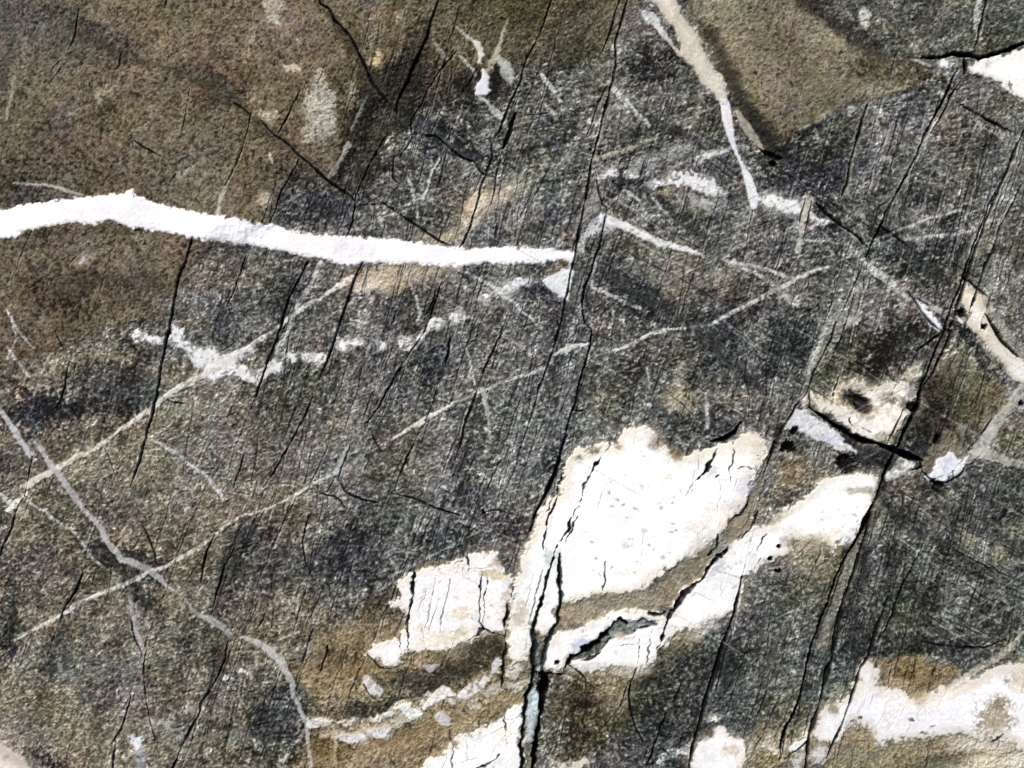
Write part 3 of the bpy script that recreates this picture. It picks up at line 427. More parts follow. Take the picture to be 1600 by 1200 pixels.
vein([(575, 150, 4), (565, 170, 5), (557, 190, 6), (550, 205, 5)], (172, 164, 146), .7, grain=.5); vein([(543, 226, 8), (535, 245, 7), (528, 258, 7), (517, 270, 9), (512, 280, 6)], (188, 180, 164), .85, grain=.35); vein([(357, 282, 5), (352, 300, 7), (345, 320, 5), (341, 336, 6)], (190, 180, 160), .8, grain=.4)
vein([(712, 40, 3), (725, 52, 6), (735, 60, 7)], (190, 186, 172), .8); quartz([(733, 56), (745, 58), (757, 75), (756, 88), (754, 101), (747, 99), (741, 82)], (206, 204, 196), rag=.5, tone=8, name='quartz_vein', edge=None)
quartz([(751, 107), (761, 111), (767, 128), (766, 140), (759, 148), (746, 150), (742, 139), (750, 125)], (226, 224, 236), rag=.5, tone=5, name='quartz_vein', edge=None, label='white knot where the small veins cross near the top')
vein([(752, 150, 8), (760, 156, 6), (768, 168, 9), (778, 179, 11), (784, 187, 6)], (188, 188, 184), .8, grain=.4); quartz([(774, 84), (785, 94), (800, 99), (804, 120), (798, 131), (786, 116), (775, 99)], (188, 190, 182), a=.9, rag=.7, tone=12, name='quartz_vein', edge=None, grain=.15)
vein([(795, 25, 3), (788, 45, 5), (779, 75, 7), (772, 90, 10), (765, 104, 9), (757, 111, 6)], (186, 176, 150), .75, grain=.4); vein([(678, 68, 4), (690, 82, 6), (698, 93, 5)], (178, 172, 152), .75, grain=.3); vein([(718, 85, 4), (730, 100, 6), (738, 112, 7), (742, 119, 4)], (192, 188, 176), .8, grain=.25); vein([(705, 88, 6), (715, 72, 6), (725, 60, 4)], (160, 150, 122), .6, grain=.4)
vein([(750, 172, 3), (762, 184, 5), (770, 190, 4)], LG, .7); vein([(732, 165, 4), (720, 188, 4), (708, 205, 3)], LG, .5)
vein([(530, 738, 9), (535, 716, 8), (546, 692, 4)], (168, 174, 182), .75, grain=.2)
quartz([(1426, 468), (1440, 476), (1455, 487), (1468, 500), (1474, 513), (1466, 516), (1455, 509), (1445, 495), (1437, 484)], (228, 229, 240), rag=.5, tone=5, name='quartz_vein', edge=None)
vein([(1455, 482, 8), (1466, 487, 9)], (170, 168, 160), .8)
quartz([(1497, 466), (1503, 452), (1506, 440), (1520, 450), (1530, 462), (1536, 475), (1540, 490), (1552, 512), (1567, 537), (1588, 556), (1610, 562), (1700, 600), (1760, 700), (1680, 660), (1600, 606), (1580, 592), (1565, 572), (1550, 555), (1530, 532), (1523, 522), (1506, 508), (1508, 494)], (224, 213, 198), rag=.5, tone=9, name='quartz_vein', edge=((190, 172, 142), 5, .5), label='cream vein slanting to the right edge')
stain(1590, 580, 16, 14, (242, 240, 246), .85, 40, q=.9); stain(1517, 455, 9, 9, (176, 168, 138), .8); stain(1522, 498, 7, 9, (238, 232, 230), .7); stain(1545, 545, 10, 14, (234, 226, 222), .6, -40); stain(1545, 525, 8, 5, (208, 186, 156), .6)
quartz([(1529, 460), (1543, 468), (1560, 498), (1577, 522), (1598, 540), (1640, 575), (1640, 600), (1600, 566), (1588, 556), (1567, 535), (1552, 510), (1538, 486)], (146, 145, 132), a=.95, rag=.6, tone=14, name='quartz_vein', edge=None, q=.4, label='grey green band along the cream vein'); stain(1585, 545, 8, 8, (86, 70, 60), .7); stain(1539, 476, 5, 5, (96, 98, 88), .6)
quartz([(1489, 491), (1505, 500), (1503, 508), (1493, 501)], (226, 224, 226), rag=.3, name='quartz_patch', edge=None)
quartz([(1409, 591), (1425, 574), (1441, 568), (1439, 585), (1431, 598), (1418, 596)], (198, 192, 166), a=.95, rag=.8, tone=14, grain=.25, edge=None, name='quartz_patch', q=.7)
quartz([(1464, 532), (1470, 526), (1472, 540), (1464, 552), (1456, 555)], (190, 190, 190), a=.9, rag=.5, tone=14, edge=None, name='quartz_patch', q=.7)
vein([(1640, 560, 24), (1602, 604, 18), (1580, 632, 14), (1562, 655, 15), (1550, 675, 18), (1540, 690, 20), (1524, 706, 14), (1512, 720, 8)], (172, 166, 156), .85, grain=.3); stain(1547, 672, 9, 10, (200, 192, 192), .7, q=.8); stain(1593, 630, 8, 10, (190, 184, 190), .6)
vein([(1512, 712, 10), (1525, 708, 14), (1540, 708, 18), (1560, 714, 14), (1580, 722, 14), (1605, 730, 14)], (176, 172, 156), .8, grain=.4); stain(1533, 708, 14, 6, (214, 202, 194), .7, -10, q=.8); stain(1505, 672, 9, 10, (150, 148, 130), .7)
quartz([(1515, 107), (1522, 98), (1535, 93), (1555, 93), (1575, 88), (1592, 80), (1605, 76), (1700, 50), (1900, 60), (1900, 260), (1700, 210), (1600, 157), (1580, 145), (1565, 135), (1548, 125), (1530, 118), (1518, 115)], (252, 246, 244), rag=.6, label='white quartz wedge at the upper right edge'); stain(1542, 103, 4, 5, (190, 176, 174), .7); stain(1576, 136, 3, 6, (120, 104, 96), .8, hard=True)
vein([(1425, 93, 5), (1440, 97, 5), (1456, 101, 4)], (190, 186, 170), .8, grain=.4)
vein([(1260, 312, 18), (1258, 326, 13), (1254, 350, 9), (1250, 372, 9), (1247, 388, 12)], (194, 182, 164), .8, rag=1.0, grain=.4, name='quartz_vein', label='short tan vein hanging below the speckled white band')

# ---- the long main vein and its offcut
quartz([(-950, 520), (-300, 420), (-40, 338), (0, 331), (50, 320), (100, 313), (150, 306), (198, 305), (205, 300), (215, 308), (235, 317), (280, 326), (340, 337), (400, 348), (440, 353), (480, 362), (530, 370), (575, 371), (620, 376), (660, 380), (690, 383), (725, 388), (790, 387), (850, 389), (880, 389), (898, 391), (897, 408), (850, 412), (800, 413), (740, 416), (705, 419), (650, 413), (603, 411), (535, 411), (510, 409), (485, 404), (450, 393), (400, 385), (370, 381), (335, 377), (300, 372), (250, 363), (210, 359), (190, 348), (170, 346), (150, 350), (110, 349), (60, 357), (20, 370), (0, 373), (-40, 384), (-300, 480), (-950, 600)],
       (252, 246, 252), rag=.75, hz=2.2, tone=4, edge=((222, 212, 212), 4, .5), erode=.85, name='quartz_vein', label='long bright white quartz vein across the left half')
stain(235, 352, 22, 8, (236, 228, 244), .6, q=1); stain(555, 390, 26, 12, (244, 226, 242), .6, q=1); stain(120, 335, 40, 8, (244, 234, 250), .6, q=1)
quartz([(846, 437), (868, 427), (890, 415), (894, 420), (892, 440), (885, 468), (868, 457), (856, 448)], (236, 234, 236), rag=.5, grain=.1, edge=None, tone=8, label='small white wedge hanging below the end of the long vein')

# ---- lower right and bottom quartz
quartz([(1345, 1045), (1350, 1034), (1360, 1032), (1373, 1045), (1368, 1070), (1385, 1072), (1400, 1074), (1415, 1085), (1430, 1094), (1440, 1100), (1446, 1090), (1470, 1080), (1490, 1070), (1510, 1060), (1530, 1048), (1560, 1040), (1590, 1040), (1700, 1020), (1950, 1010), (1950, 1200), (1700, 1180), (1590, 1172), (1570, 1157), (1540, 1151), (1510, 1149), (1490, 1145), (1460, 1148), (1430, 1152), (1415, 1156), (1395, 1155), (1382, 1163), (1370, 1160), (1352, 1130), (1340, 1125), (1325, 1122), (1318, 1126), (1310, 1150), (1300, 1153), (1274, 1146), (1280, 1115), (1290, 1101), (1310, 1095), (1325, 1085), (1335, 1065), (1342, 1050)],
       (242, 239, 248), rag=1.1, tone=7, soft=2, edge=((206, 188, 160), 13, .6), label='white quartz mass in the lower right corner', halo=.55, erode=1.5)
stain(1550, 1117, 27, 26, (166, 150, 120), .95, 0, .7); stain(1560, 1098, 14, 10, (140, 122, 90), .7); stain(1600, 1065, 26, 20, (212, 190, 160), .7); stain(1573, 1066, 8, 5, (150, 134, 110), .7); stain(1392, 1086, 14, 12, (246, 228, 224), .6, q=.9); stain(1410, 1070, 22, 7, (190, 166, 128), .7, 15); stain(1440, 1090, 12, 10, (178, 154, 118), .7)
stain(1500, 1075, 40, 8, (240, 222, 204), .7, -28, q=.9); stain(1302, 1106, 8, 8, (150, 130, 96), .8); stain(1320, 1125, 10, 5, (186, 198, 206), .6, 20); stain(1545, 1165, 46, 9, (222, 206, 190), .7, 0); stain(1500, 1160, 24, 12, (206, 192, 178), .6); stain(1344, 1120, 3, 3, (70, 66, 62), .9, hard=True)
stain(1555, 1153, 9, 2.5, (40, 44, 52), .95, -32, hard=True); stain(1457, 1133, 5, 2, (36, 36, 40), .9, -35, hard=True); stain(1423, 1125, 4, 2, (80, 74, 74), .8, hard=True); stain(1443, 1146, 6, 2, (80, 72, 64), .8, -15, hard=True)
stain(1535, 1192, 70, 10, (226, 210, 188), .75, -8, q=.7); stain(1460, 1190, 40, 10, (88, 88, 66), .7, 0); stain(1350, 1180, 50, 14, (140, 132, 104), .6); stain(1590, 1190, 20, 16, (236, 224, 210), .7, q=.8)
vein([(1490, 1072, 12), (1520, 1050, 12), (1560, 1028, 12), (1590, 1005, 10), (1605, 990, 8)], (196, 184, 160), .8, grain=.35, rag=1.2)
gran([(1222, 1176), (1240, 1162), (1262, 1147), (1262, 1163), (1240, 1176)], (232, 232, 234)); gran([(1262, 1185), (1275, 1166), (1292, 1170), (1284, 1190), (1272, 1192)], (214, 212, 214)); gran([(1190, 1165), (1205, 1160), (1218, 1172), (1205, 1182)], (222, 214, 200)); gran([(1235, 1180), (1256, 1178), (1252, 1215), (1238, 1215)], (196, 200, 204))
quartz([(1070, 1260), (1080, 1200), (1085, 1162), (1095, 1152), (1112, 1146), (1122, 1138), (1132, 1135), (1140, 1148), (1152, 1152), (1165, 1162), (1165, 1185), (1155, 1200), (1150, 1260)], (246, 240, 244), rag=1.2, tone=7, edge=((206, 186, 158), 7, .5), label='white quartz patch at the bottom edge right of centre', halo=.55, erode=1.5); stain(1106, 1147, 9, 8, (96, 80, 52), .85); stain(1142, 1172, 12, 10, (202, 176, 150), .75); stain(1172, 1172, 6, 14, (200, 190, 170), .7)
gran([(1104, 1118), (1118, 1113), (1128, 1117), (1120, 1126), (1106, 1128)], (228, 222, 210)); gran([(1025, 1192), (1035, 1179), (1055, 1172), (1080, 1167), (1079, 1180), (1050, 1186), (1032, 1197)], (218, 222, 222)); gran([(858, 1190), (880, 1188), (915, 1177), (919, 1196), (900, 1206), (865, 1218)], (222, 212, 192), .9, .6)
quartz([(640, 1400), (648, 1204), (662, 1186), (690, 1176), (710, 1164), (718, 1150), (750, 1140), (780, 1126), (800, 1106), (814, 1098), (812, 1140), (810, 1200), (806, 1400)], (251, 249, 250), rag=1.0, tone=4, edge=((216, 200, 176), 5, .5), label='white quartz block at the bottom edge left of centre', halo=.55, erode=1.5); stain(735, 1153, 5, 3, (150, 140, 130), .7)

# ---- strip of small lilac and white quartz pieces in the ochre rock
vein([(484, 1132, 10), (500, 1128, 18), (512, 1130, 12)], (232, 226, 226), .92, grain=.3, name='quartz_patch'); vein([(530, 1152, 8), (548, 1153, 14), (566, 1152, 12)], (226, 220, 228), .9, grain=.2, name='quartz_patch'); vein([(580, 1146, 16), (598, 1148, 18), (605, 1140, 10)], (224, 218, 228), .9, grain=.3, name='quartz_patch')
vein([(590, 1124, 8), (605, 1118, 10), (625, 1110, 8), (640, 1100, 6)], (236, 230, 222), .9, grain=.6, name='quartz_patch'); vein([(632, 1108, 14), (645, 1116, 20), (652, 1116, 14)], (238, 234, 240), .95, grain=.2, name='quartz_patch'); vein([(660, 1107, 4), (675, 1096, 12), (690, 1085, 20), (702, 1082, 12), (712, 1084, 4)], (236, 230, 224), .95, grain=.15, name='quartz_patch')
vein([(484, 1126, 8), (520, 1128, 8), (560, 1128, 8), (600, 1120, 12), (640, 1104, 10), (670, 1094, 8)], (220, 208, 192), .8, grain=.75, rag=2.4, name='quartz_patch'); vein([(500, 1150, 8), (560, 1146, 10), (610, 1132, 14), (650, 1120, 10)], (196, 182, 164), .7, grain=.55, rag=1.8, name=None); vein([(686, 1122, 16), (696, 1128, 18)], (196, 188, 204), .85, grain=.1, name='quartz_patch'); vein([(570, 1062, 12), (580, 1075, 16), (592, 1082, 12)], (218, 212, 218), .88, grain=.25, name='quartz_patch'); vein([(662, 1043, 6), (674, 1046, 12), (682, 1042, 8)], (196, 188, 194), .8, grain=.2, name='quartz_patch')
vein([(725, 1085, 16), (745, 1075, 20), (762, 1065, 12), (775, 1050, 12), (780, 1035, 10)], (224, 222, 228), .85, grain=.6, rag=2.0, name='quartz_patch'); vein([(700, 1094, 10), (740, 1088, 10), (790, 1072, 12), (826, 1066, 10)], (206, 198, 190), .75, grain=.5, rag=1.8, name='quartz_patch'); vein([(735, 1100, 10), (745, 1102, 12)], (190, 184, 178), .7, grain=.4, name='quartz_patch'); vein([(520, 1135, 4), (524, 1160, 5), (526, 1195, 6)], (182, 168, 138), .7, grain=.3)
vein([(500, 1128, 5), (530, 1128, 4), (560, 1126, 5)], (196, 176, 158), .6, grain=.5); stain(570, 1162, 6, 5, (206, 190, 176), .7); vein([(800, 1050, 22), (812, 1045, 14)], (226, 218, 210), .8, grain=.4, name='quartz_patch'); vein([(800, 1085, 6), (812, 1078, 6)], (196, 192, 190), .6, grain=.5)

# ---- left lens of the big quartz body
quartz([(605, 941), (612, 937), (624, 938), (628, 931), (622, 920), (620, 910), (630, 905), (645, 895), (657, 890), (665, 888), (690, 887), (705, 882), (715, 875), (728, 868), (733, 862), (745, 863), (760, 862), (775, 859), (783, 870), (785, 880), (783, 888), (799, 900), (799, 930), (793, 960), (789, 990), (775, 988), (760, 985), (750, 990), (735, 997), (715, 1005), (700, 1014), (690, 1018), (675, 1020), (650, 1020), (635, 1021), (628, 1036), (612, 1045), (597, 1042), (583, 1030), (570, 1017), (580, 1010), (590, 1003), (610, 1000), (620, 996), (625, 985), (635, 980), (637, 970), (630, 955), (615, 948)],
       (250, 244, 246), rag=.7, tone=7, hz=2, edge=((222, 204, 178), 8, .5), label='white quartz lens crossed by fine cracks, left of the green seam', halo=.55, erode=1.5)
for s_ in [(720, 958, 16, 8, (226, 204, 172), .7, -5), (690, 1000, 40, 14, (240, 222, 194), .7, -10), (770, 898, 24, 7, (204, 178, 136), .8, 12), (712, 993, 14, 6, (204, 190, 136), .7, -30), (775, 880, 10, 8, (150, 128, 100), .6, 0), (640, 912, 10, 12, (240, 226, 206), .6, 0), (662, 985, 14, 8, (232, 212, 180), .6, 0), (755, 985, 14, 8, (220, 206, 190), .5, 0), (700, 890, 24, 6, (244, 232, 226), .6, -10)]: stain(*s_, q=.9)

# ---- the big quartz body
BIG = [(884, 712), (890, 706), (905, 694), (914, 697), (922, 690), (940, 684), (955, 688), (962, 690), (961, 678), (970, 672), (985, 665), (1000, 663), (1020, 668), (1026, 680), (1030, 692), (1045, 695), (1050, 708), (1060, 716), (1075, 709), (1090, 701), (1105, 694), (1120, 690), (1135, 688), (1150, 688), (1158, 674), (1175, 672), (1195, 674), (1204, 690), (1200, 710), (1194, 725), (1184, 745), (1174, 765), (1170, 782), (1156, 800), (1142, 812), (1132, 830), (1120, 842), (1102, 850), (1085, 866), (1060, 880), (1040, 890), (1020, 905), (1008, 924), (980, 929), (940, 935), (900, 936), (882, 942), (874, 962), (866, 978), (850, 990), (840, 985), (834, 962), (820, 985), (830, 990), (829, 1022), (815, 1030), (800, 1040), (795, 1024), (791, 1005), (798, 985), (800, 940), (800, 903), (810, 890), (809, 872), (815, 855), (825, 845), (833, 822), (842, 796), (853, 778), (867, 771), (874, 745), (879, 722)]
quartz(BIG, (253, 251, 252), rag=.8, tone=4, hz=2.4, edge=((222, 204, 178), 13, .6), label='great bright white quartz body in the lower middle', halo=.55, erode=1.5)
for s_ in [(905, 716, 8, 6, (120, 100, 70), .85, -20), (930, 703, 12, 8, (112, 96, 64), .85, 0), (965, 698, 6, 5, (160, 136, 120), .7, 0), (1025, 690, 14, 11, (150, 130, 112), .8, -20), (1058, 710, 12, 10, (130, 108, 76), .85, 25), (1000, 680, 22, 12, (246, 230, 224), .7, 0), (895, 720, 10, 12, (240, 224, 190), .6, 0), (1100, 715, 26, 10, (240, 226, 206), .6, -15), (1180, 692, 22, 18, (232, 214, 184), .75, 0),
           (1110, 735, 20, 8, (196, 192, 196), .5, -30), (1170, 730, 20, 9, (240, 242, 248), .6, 0), (1165, 760, 18, 16, (222, 218, 236), .7, 0), (1150, 790, 18, 12, (206, 196, 196), .6, -30), (1112, 795, 20, 12, (226, 204, 188), .6, -35), (1095, 822, 26, 14, (226, 210, 196), .5, -30), (980, 853, 9, 4, (226, 206, 196), .8, 0), (1040, 745, 10, 8, (246, 234, 216), .6, 0), (1090, 855, 24, 10, (208, 200, 196), .6, -35),
           (815, 930, 8, 24, (238, 232, 240), .6, 10), (812, 962, 9, 18, (196, 178, 150), .7, 15), (822, 900, 8, 30, (240, 236, 242), .5, 10), (850, 950, 10, 26, (226, 228, 236), .6, 5), (812, 1010, 14, 16, (232, 224, 220), .6, 0), (985, 895, 18, 6, (246, 232, 222), .6, -10), (858, 870, 9, 12, (190, 206, 210), .7, 0), (872, 860, 6, 8, (196, 212, 216), .6, 0)]: stain(*s_, q=.85)
_rs = np.random.RandomState(5)
for _ in range(70):   # little mineral specks in the white quartz
    sx, sy = _rs.uniform(880, 1140), _rs.uniform(690, 930)
    stain(sx, sy, _rs.uniform(1.2, 3.2), _rs.uniform(1, 2), tuple(_rs.uniform(.8, 1) * np.array([178, 160, 148])), _rs.uniform(.25, .7), _rs.uniform(-40, 20), q=.9)
for _ in range(70):
    sx, sy = _rs.uniform(620, 800), _rs.uniform(870, 1030)
    stain(sx, sy, _rs.uniform(1.2, 4), _rs.uniform(1, 2.4), tuple(_rs.uniform(.85, 1) * np.array([206, 184, 176])), _rs.uniform(.25, .6), _rs.uniform(-60, 100), q=.8)
for (x_, y_) in [(881, 767), (926, 845), (1015, 853), (1053, 820), (1048, 832), (1056, 829), (952, 768), (974, 788), (963, 780), (1053, 788), (992, 795)]: stain(x_, y_, 2.6, 1.6, (128, 118, 114), .6, q=.8)

# tan rock between the body and the lower band
LOWB = [(848, 1036), (852, 1015), (860, 994), (880, 985), (905, 978), (925, 972), (936, 962), (950, 958), (970, 955), (990, 951), (1010, 957), (1025, 956), (1040, 960), (1048, 954), (1056, 940), (1066, 926), (1080, 915), (1100, 900), (1115, 880), (1130, 865), (1145, 850), (1155, 842), (1165, 830), (1175, 822), (1186, 824), (1200, 820), (1206, 803), (1225, 795), (1240, 785), (1266, 772), (1272, 757), (1280, 750), (1295, 745), (1310, 742), (1330, 738), (1350, 738), (1365, 742), (1372, 748), (1366, 762), (1360, 790), (1352, 810), (1345, 825), (1335, 838), (1325, 845), (1310, 850), (1300, 857), (1290, 850), (1275, 845), (1258, 846), (1236, 842), (1236, 855), (1246, 870), (1238, 869), (1222, 876), (1200, 881), (1192, 886), (1185, 895), (1172, 893), (1161, 900), (1157, 922), (1152, 950), (1140, 956), (1120, 966), (1105, 975), (1085, 985), (1060, 991), (1046, 1000), (1036, 1012), (1025, 1026), (1006, 1041), (985, 1041), (960, 1036), (940, 1041), (920, 1046), (900, 1041), (886, 1032), (876, 1040), (866, 1047), (854, 1046)]
vein([(882, 958, 34), (920, 952, 36), (960, 943, 34), (1010, 940, 34), (1050, 920, 40), (1075, 900, 44), (1100, 878, 34), (1122, 858, 22)], (152, 134, 106), .97, rag=1.4, grain=0, hz=-1, tone=16, name='stained_rock', label='tan granular rock band between the two white quartz bodies', q=.1)
stain(1075, 892, 26, 14, (118, 110, 84), .6, -35); stain(1105, 870, 18, 10, (120, 112, 92), .6, -35); stain(900, 950, 24, 10, (160, 140, 108), .5)
quartz(LOWB, (251, 248, 250), rag=.9, tone=5, hz=2.2, edge=((214, 200, 182), 11, .6), label='white quartz band stepping up to the right below the great body', halo=.55, erode=1.5)
for s_ in [(1180, 860, 8, 30, (228, 226, 236), .6, 12), (1200, 870, 10, 14, (236, 240, 246), .6, 0), (1265, 850, 30, 12, (176, 154, 122), .85, -8), (1235, 850, 14, 12, (160, 140, 112), .7, 0), (1232, 866, 8, 7, (110, 96, 80), .7, 0), (1300, 835, 20, 9, (240, 222, 200), .7, -10), (1345, 764, 22, 5, (170, 164, 134), .75, -5), (1325, 838, 12, 10, (220, 220, 234), .7, -40), (1215, 812, 16, 7, (150, 136, 108), .75, -25), (1226, 806, 20, 6, (190, 178, 158), .6, -25),
           (1220, 848, 6, 9, (176, 160, 168), .7, 0), (910, 1008, 14, 10, (196, 200, 228), .8, -20), (925, 975, 14, 6, (226, 220, 226), .6, 0), (1015, 970, 20, 6, (206, 206, 196), .7, 0), (1095, 990, 20, 8, (206, 196, 186), .6, -25), (1110, 975, 14, 10, (216, 214, 226), .6, 0), (915, 1042, 24, 6, (206, 198, 200), .7, -8), (865, 1000, 10, 8, (236, 220, 208), .6, 0), (985, 1045, 30, 7, (196, 184, 166), .7, 0), (1040, 990, 10, 14, (216, 212, 226), .6, 0), (1050, 960, 8, 8, (206, 200, 206), .5, 0), (1120, 892, 14, 5, (190, 186, 196), .6, -40)]: stain(*s_, q=.8)
for _ in range(80):
    t = _rs.rand(); sx, sy = 880 + t * 470 + _rs.normal(0, 12), 1015 - t * 230 + _rs.normal(0, 24)
    stain(sx, sy, _rs.uniform(1.2, 4), _rs.uniform(1, 2.2), tuple(_rs.uniform(.75, 1) * np.array([190, 180, 184])), _rs.uniform(.25, .6), _rs.uniform(-60, 20), q=.8)
# grey rock caught inside the band
vein([(888, 1032, 10), (905, 1022, 12), (928, 1012, 20), (945, 1000, 20), (955, 984, 22), (975, 978, 18), (1000, 974, 14), (1022, 973, 10)], (104, 101, 94), .95, rag=1.4, grain=0, hz=-3, tone=22, name='stained_rock', q=0, label='grey rock sliver caught inside the white quartz band')
stain(985, 972, 12, 5, (176, 178, 168), .8); stain(1005, 978, 9, 4, (160, 164, 156), .8); stain(965, 992, 14, 6, (170, 158, 138), .8)
# tan lens between the bodies
quartz([(1128, 838), (1140, 815), (1152, 803), (1165, 790), (1172, 770), (1186, 745), (1198, 725), (1204, 728), (1196, 752), (1186, 785), (1178, 808), (1166, 830), (1155, 844), (1140, 848)], (140, 126, 100), rag=.8, tone=14, hz=-1.5, edge=((104, 98, 84), 4, .5), name='stained_rock', q=.1, label='narrow tan rock lens cutting the white quartz'); stain(1150, 825, 12, 14, (158, 138, 104), .7, 20); stain(1130, 855, 14, 8, (130, 134, 136), .8, -30); stain(1122, 878, 10, 9, (186, 192, 202), .8, -40, q=.7)
stain(1200, 735, 8, 20, (150, 150, 146), .6, 15)

for p, c, k in [([(1285, 640, 10), (1330, 690, 40), (1370, 710, 34), (1420, 715, 30), (1440, 700, 20)], (42, 42, 43), .85), ([(1440, 600, 14), (1420, 660, 26), (1390, 720, 22), (1372, 770, 12)], (44, 43, 40), .8), ([(1480, 520, 16), (1450, 560, 14), (1440, 600, 12)], (46, 46, 42), .7), ([(1215, 690, 20), (1250, 700, 14)], (58, 58, 56), .6), ([(1445, 765, 16), (1475, 768, 12)], (46, 45, 40), .7), ([(1250, 735, 30), (1215, 770, 16)], (126, 110, 86), .5)]: shade(p, c, k)
# ---- lenses on the right
quartz([(1225, 666), (1240, 641), (1255, 640), (1268, 648), (1280, 655), (1300, 668), (1312, 680), (1330, 695), (1337, 703), (1315, 704), (1300, 696), (1290, 688), (1275, 686), (1260, 682), (1255, 675), (1242, 676), (1235, 672)], (216, 214, 220), rag=.8, tone=14, grain=.12, edge=None, label='speckled pale quartz lens left of the black gap'); stain(1302, 690, 12, 8, (206, 206, 232), .7, 20, q=.8); stain(1320, 700, 10, 4, (196, 184, 164), .6)
gran([(1252, 622), (1262, 616), (1266, 630), (1256, 634)], (222, 218, 210), .9, .3)
quartz([(1268, 615), (1280, 622), (1290, 625), (1300, 618), (1310, 611), (1320, 600), (1335, 597), (1350, 600), (1362, 611), (1375, 604), (1395, 599), (1412, 600), (1430, 610), (1433, 622), (1425, 636), (1418, 646), (1412, 656), (1408, 669), (1395, 681), (1385, 690), (1370, 692), (1355, 686), (1340, 676), (1330, 669), (1315, 661), (1300, 651), (1285, 641), (1270, 633)], (240, 232, 224), rag=.7, tone=9, edge=((196, 182, 156), 8, .55), hz=3, label='cream quartz lens with a black brown hollow at the right', halo=.55, erode=1.5)
stain(1345, 606, 24, 8, (176, 164, 146), .75, 5); stain(1300, 628, 18, 7, (200, 180, 146), .7, 10); stain(1338, 630, 30, 17, (150, 120, 84), .75, 30); stain(1338, 627, 22, 11, (36, 28, 18), 1.0, 28, .15, dz=-9, q=0); stain(1347, 631, 13, 10, (20, 16, 12), 1.0, 30, .12, dz=-5, q=0); stain(1388, 625, 15, 12, (128, 112, 92), .9, 0, .4); stain(1412, 632, 12, 11, (108, 100, 84), .9, 0, .4); stain(1424, 616, 9, 10, (130, 130, 124), .8); stain(1382, 642, 14, 6, (210, 186, 154), .6); stain(1378, 680, 14, 8, (150, 142, 112), .75); stain(1400, 655, 20, 3, (190, 182, 184), .6, 20); stain(1380, 610, 12, 6, (206, 186, 172), .6)
quartz([(1440, 738), (1452, 745), (1465, 753), (1480, 750), (1495, 745), (1504, 735), (1508, 720), (1505, 702), (1492, 690), (1470, 689), (1455, 699), (1444, 715), (1438, 728)], (140, 124, 98), a=.85, rag=1.6, soft=4, tone=14, edge=None, erode=3.0, name='quartz_patch', q=.3, label='rounded tan lump with a white lower edge at the right')
quartz([(1462, 718), (1486, 704), (1494, 717), (1512, 714), (1508, 735), (1494, 747), (1482, 746), (1479, 753), (1464, 757), (1444, 748), (1456, 737)], (232, 229, 240), rag=.8, tone=8, edge=None, erode=.7, name='quartz_patch', label='white lower edge of the rounded tan lump'); stain(1480, 728, 6, 14, (206, 202, 226), .7, 20, q=.8)
quartz([(1378, 742), (1382, 738), (1392, 735), (1398, 728), (1408, 715), (1415, 713), (1420, 720), (1430, 726), (1425, 734), (1410, 741), (1398, 749), (1385, 752)], (206, 208, 205), rag=.7, tone=18, grain=.25, edge=None, name='quartz_patch'); stain(1402, 728, 9, 7, (120, 122, 110), .7)
# ---- bluish mineral in the lower trunk of the seam and pale lump in the corner
quartz([(826, 1080), (838, 1066), (848, 1072), (852, 1085), (846, 1105), (838, 1115), (836, 1140), (828, 1160), (820, 1160), (820, 1120)], (198, 210, 216), rag=1, tone=20, grain=.2, edge=((110, 124, 124), 5, .6), name='quartz_patch', label='bluish white mineral filling the lower end of the green seam')
quartz([(-200, 1090), (-40, 1140), (0, 1157), (20, 1169), (40, 1186), (56, 1208), (70, 1300), (-200, 1500)], (216, 198, 188), rag=.7, tone=9, hz=5, erode=.3, edge=((178, 152, 132), 8, .5), label='pinkish pale lump in the lower left corner', name='quartz_mass'); stain(10, 1182, 8, 6, (176, 140, 116), .6, 30)

# ------------------------------------------------------------------ cracks
GREEN = (44, 55, 54); GREY = (70, 68, 66)
# dark soft-sided gaps, holes and the rounded lump's painted shadow first
crack([(1188, 232, 5), (1200, 240, 10), (1215, 246, 12), (1228, 248, 6)], label='black gap at the tip of the tan brown lens')
crack([(1440, 91, 4), (1465, 88, 5), (1490, 86, 10), (1510, 88, 14), (1530, 91, 9), (1555, 86, 10), (1575, 80, 9), (1600, 68, 8), (1680, 40, 8), (1800, 20, 6)], depth=14, label='black gap above the white wedge at the upper right')
crack([(1505, 96, 12), (1508, 108, 12), (1505, 118, 6)], depth=12)
crack([(1265, 637, 5), (1290, 653, 8), (1320, 673, 13), (1345, 686, 11), (1370, 694, 9), (1395, 700, 13), (1420, 712, 15), (1442, 720, 14)], depth=20, label='wide black gap below the cream quartz lens')
for (x_, y_, rx, ry, d_) in [(1325, 722, 13, 17, -10), (1230, 700, 13, 10, -25), (1462, 688, 4.5, 4.5, 0), (1537, 511, 5, 4.5, 0), (1501, 489, 8, 6, 25), (1425, 635, 9, 7, -30), (1593, 630, 4, 4, 0), (1240, 673, 5, 7, 20), (850, 1075, 12, 12, 0), (870, 1034, 5, 4, 0), (1215, 856, 5, 3, 0), (1216, 893, 5, 4, 0), (1208, 255, 6, 4, 0), (755, 800, 4, 3, 0), (1467, 760, 12, 8, 20), (1205, 875, 4, 3, 0)]:
    stain(x_, y_, rx, ry, (15, 14, 13), 1.0, d_, .18, dz=-12, q=0, hard=True)  # includes the black shadow painted under the rounded tan lump
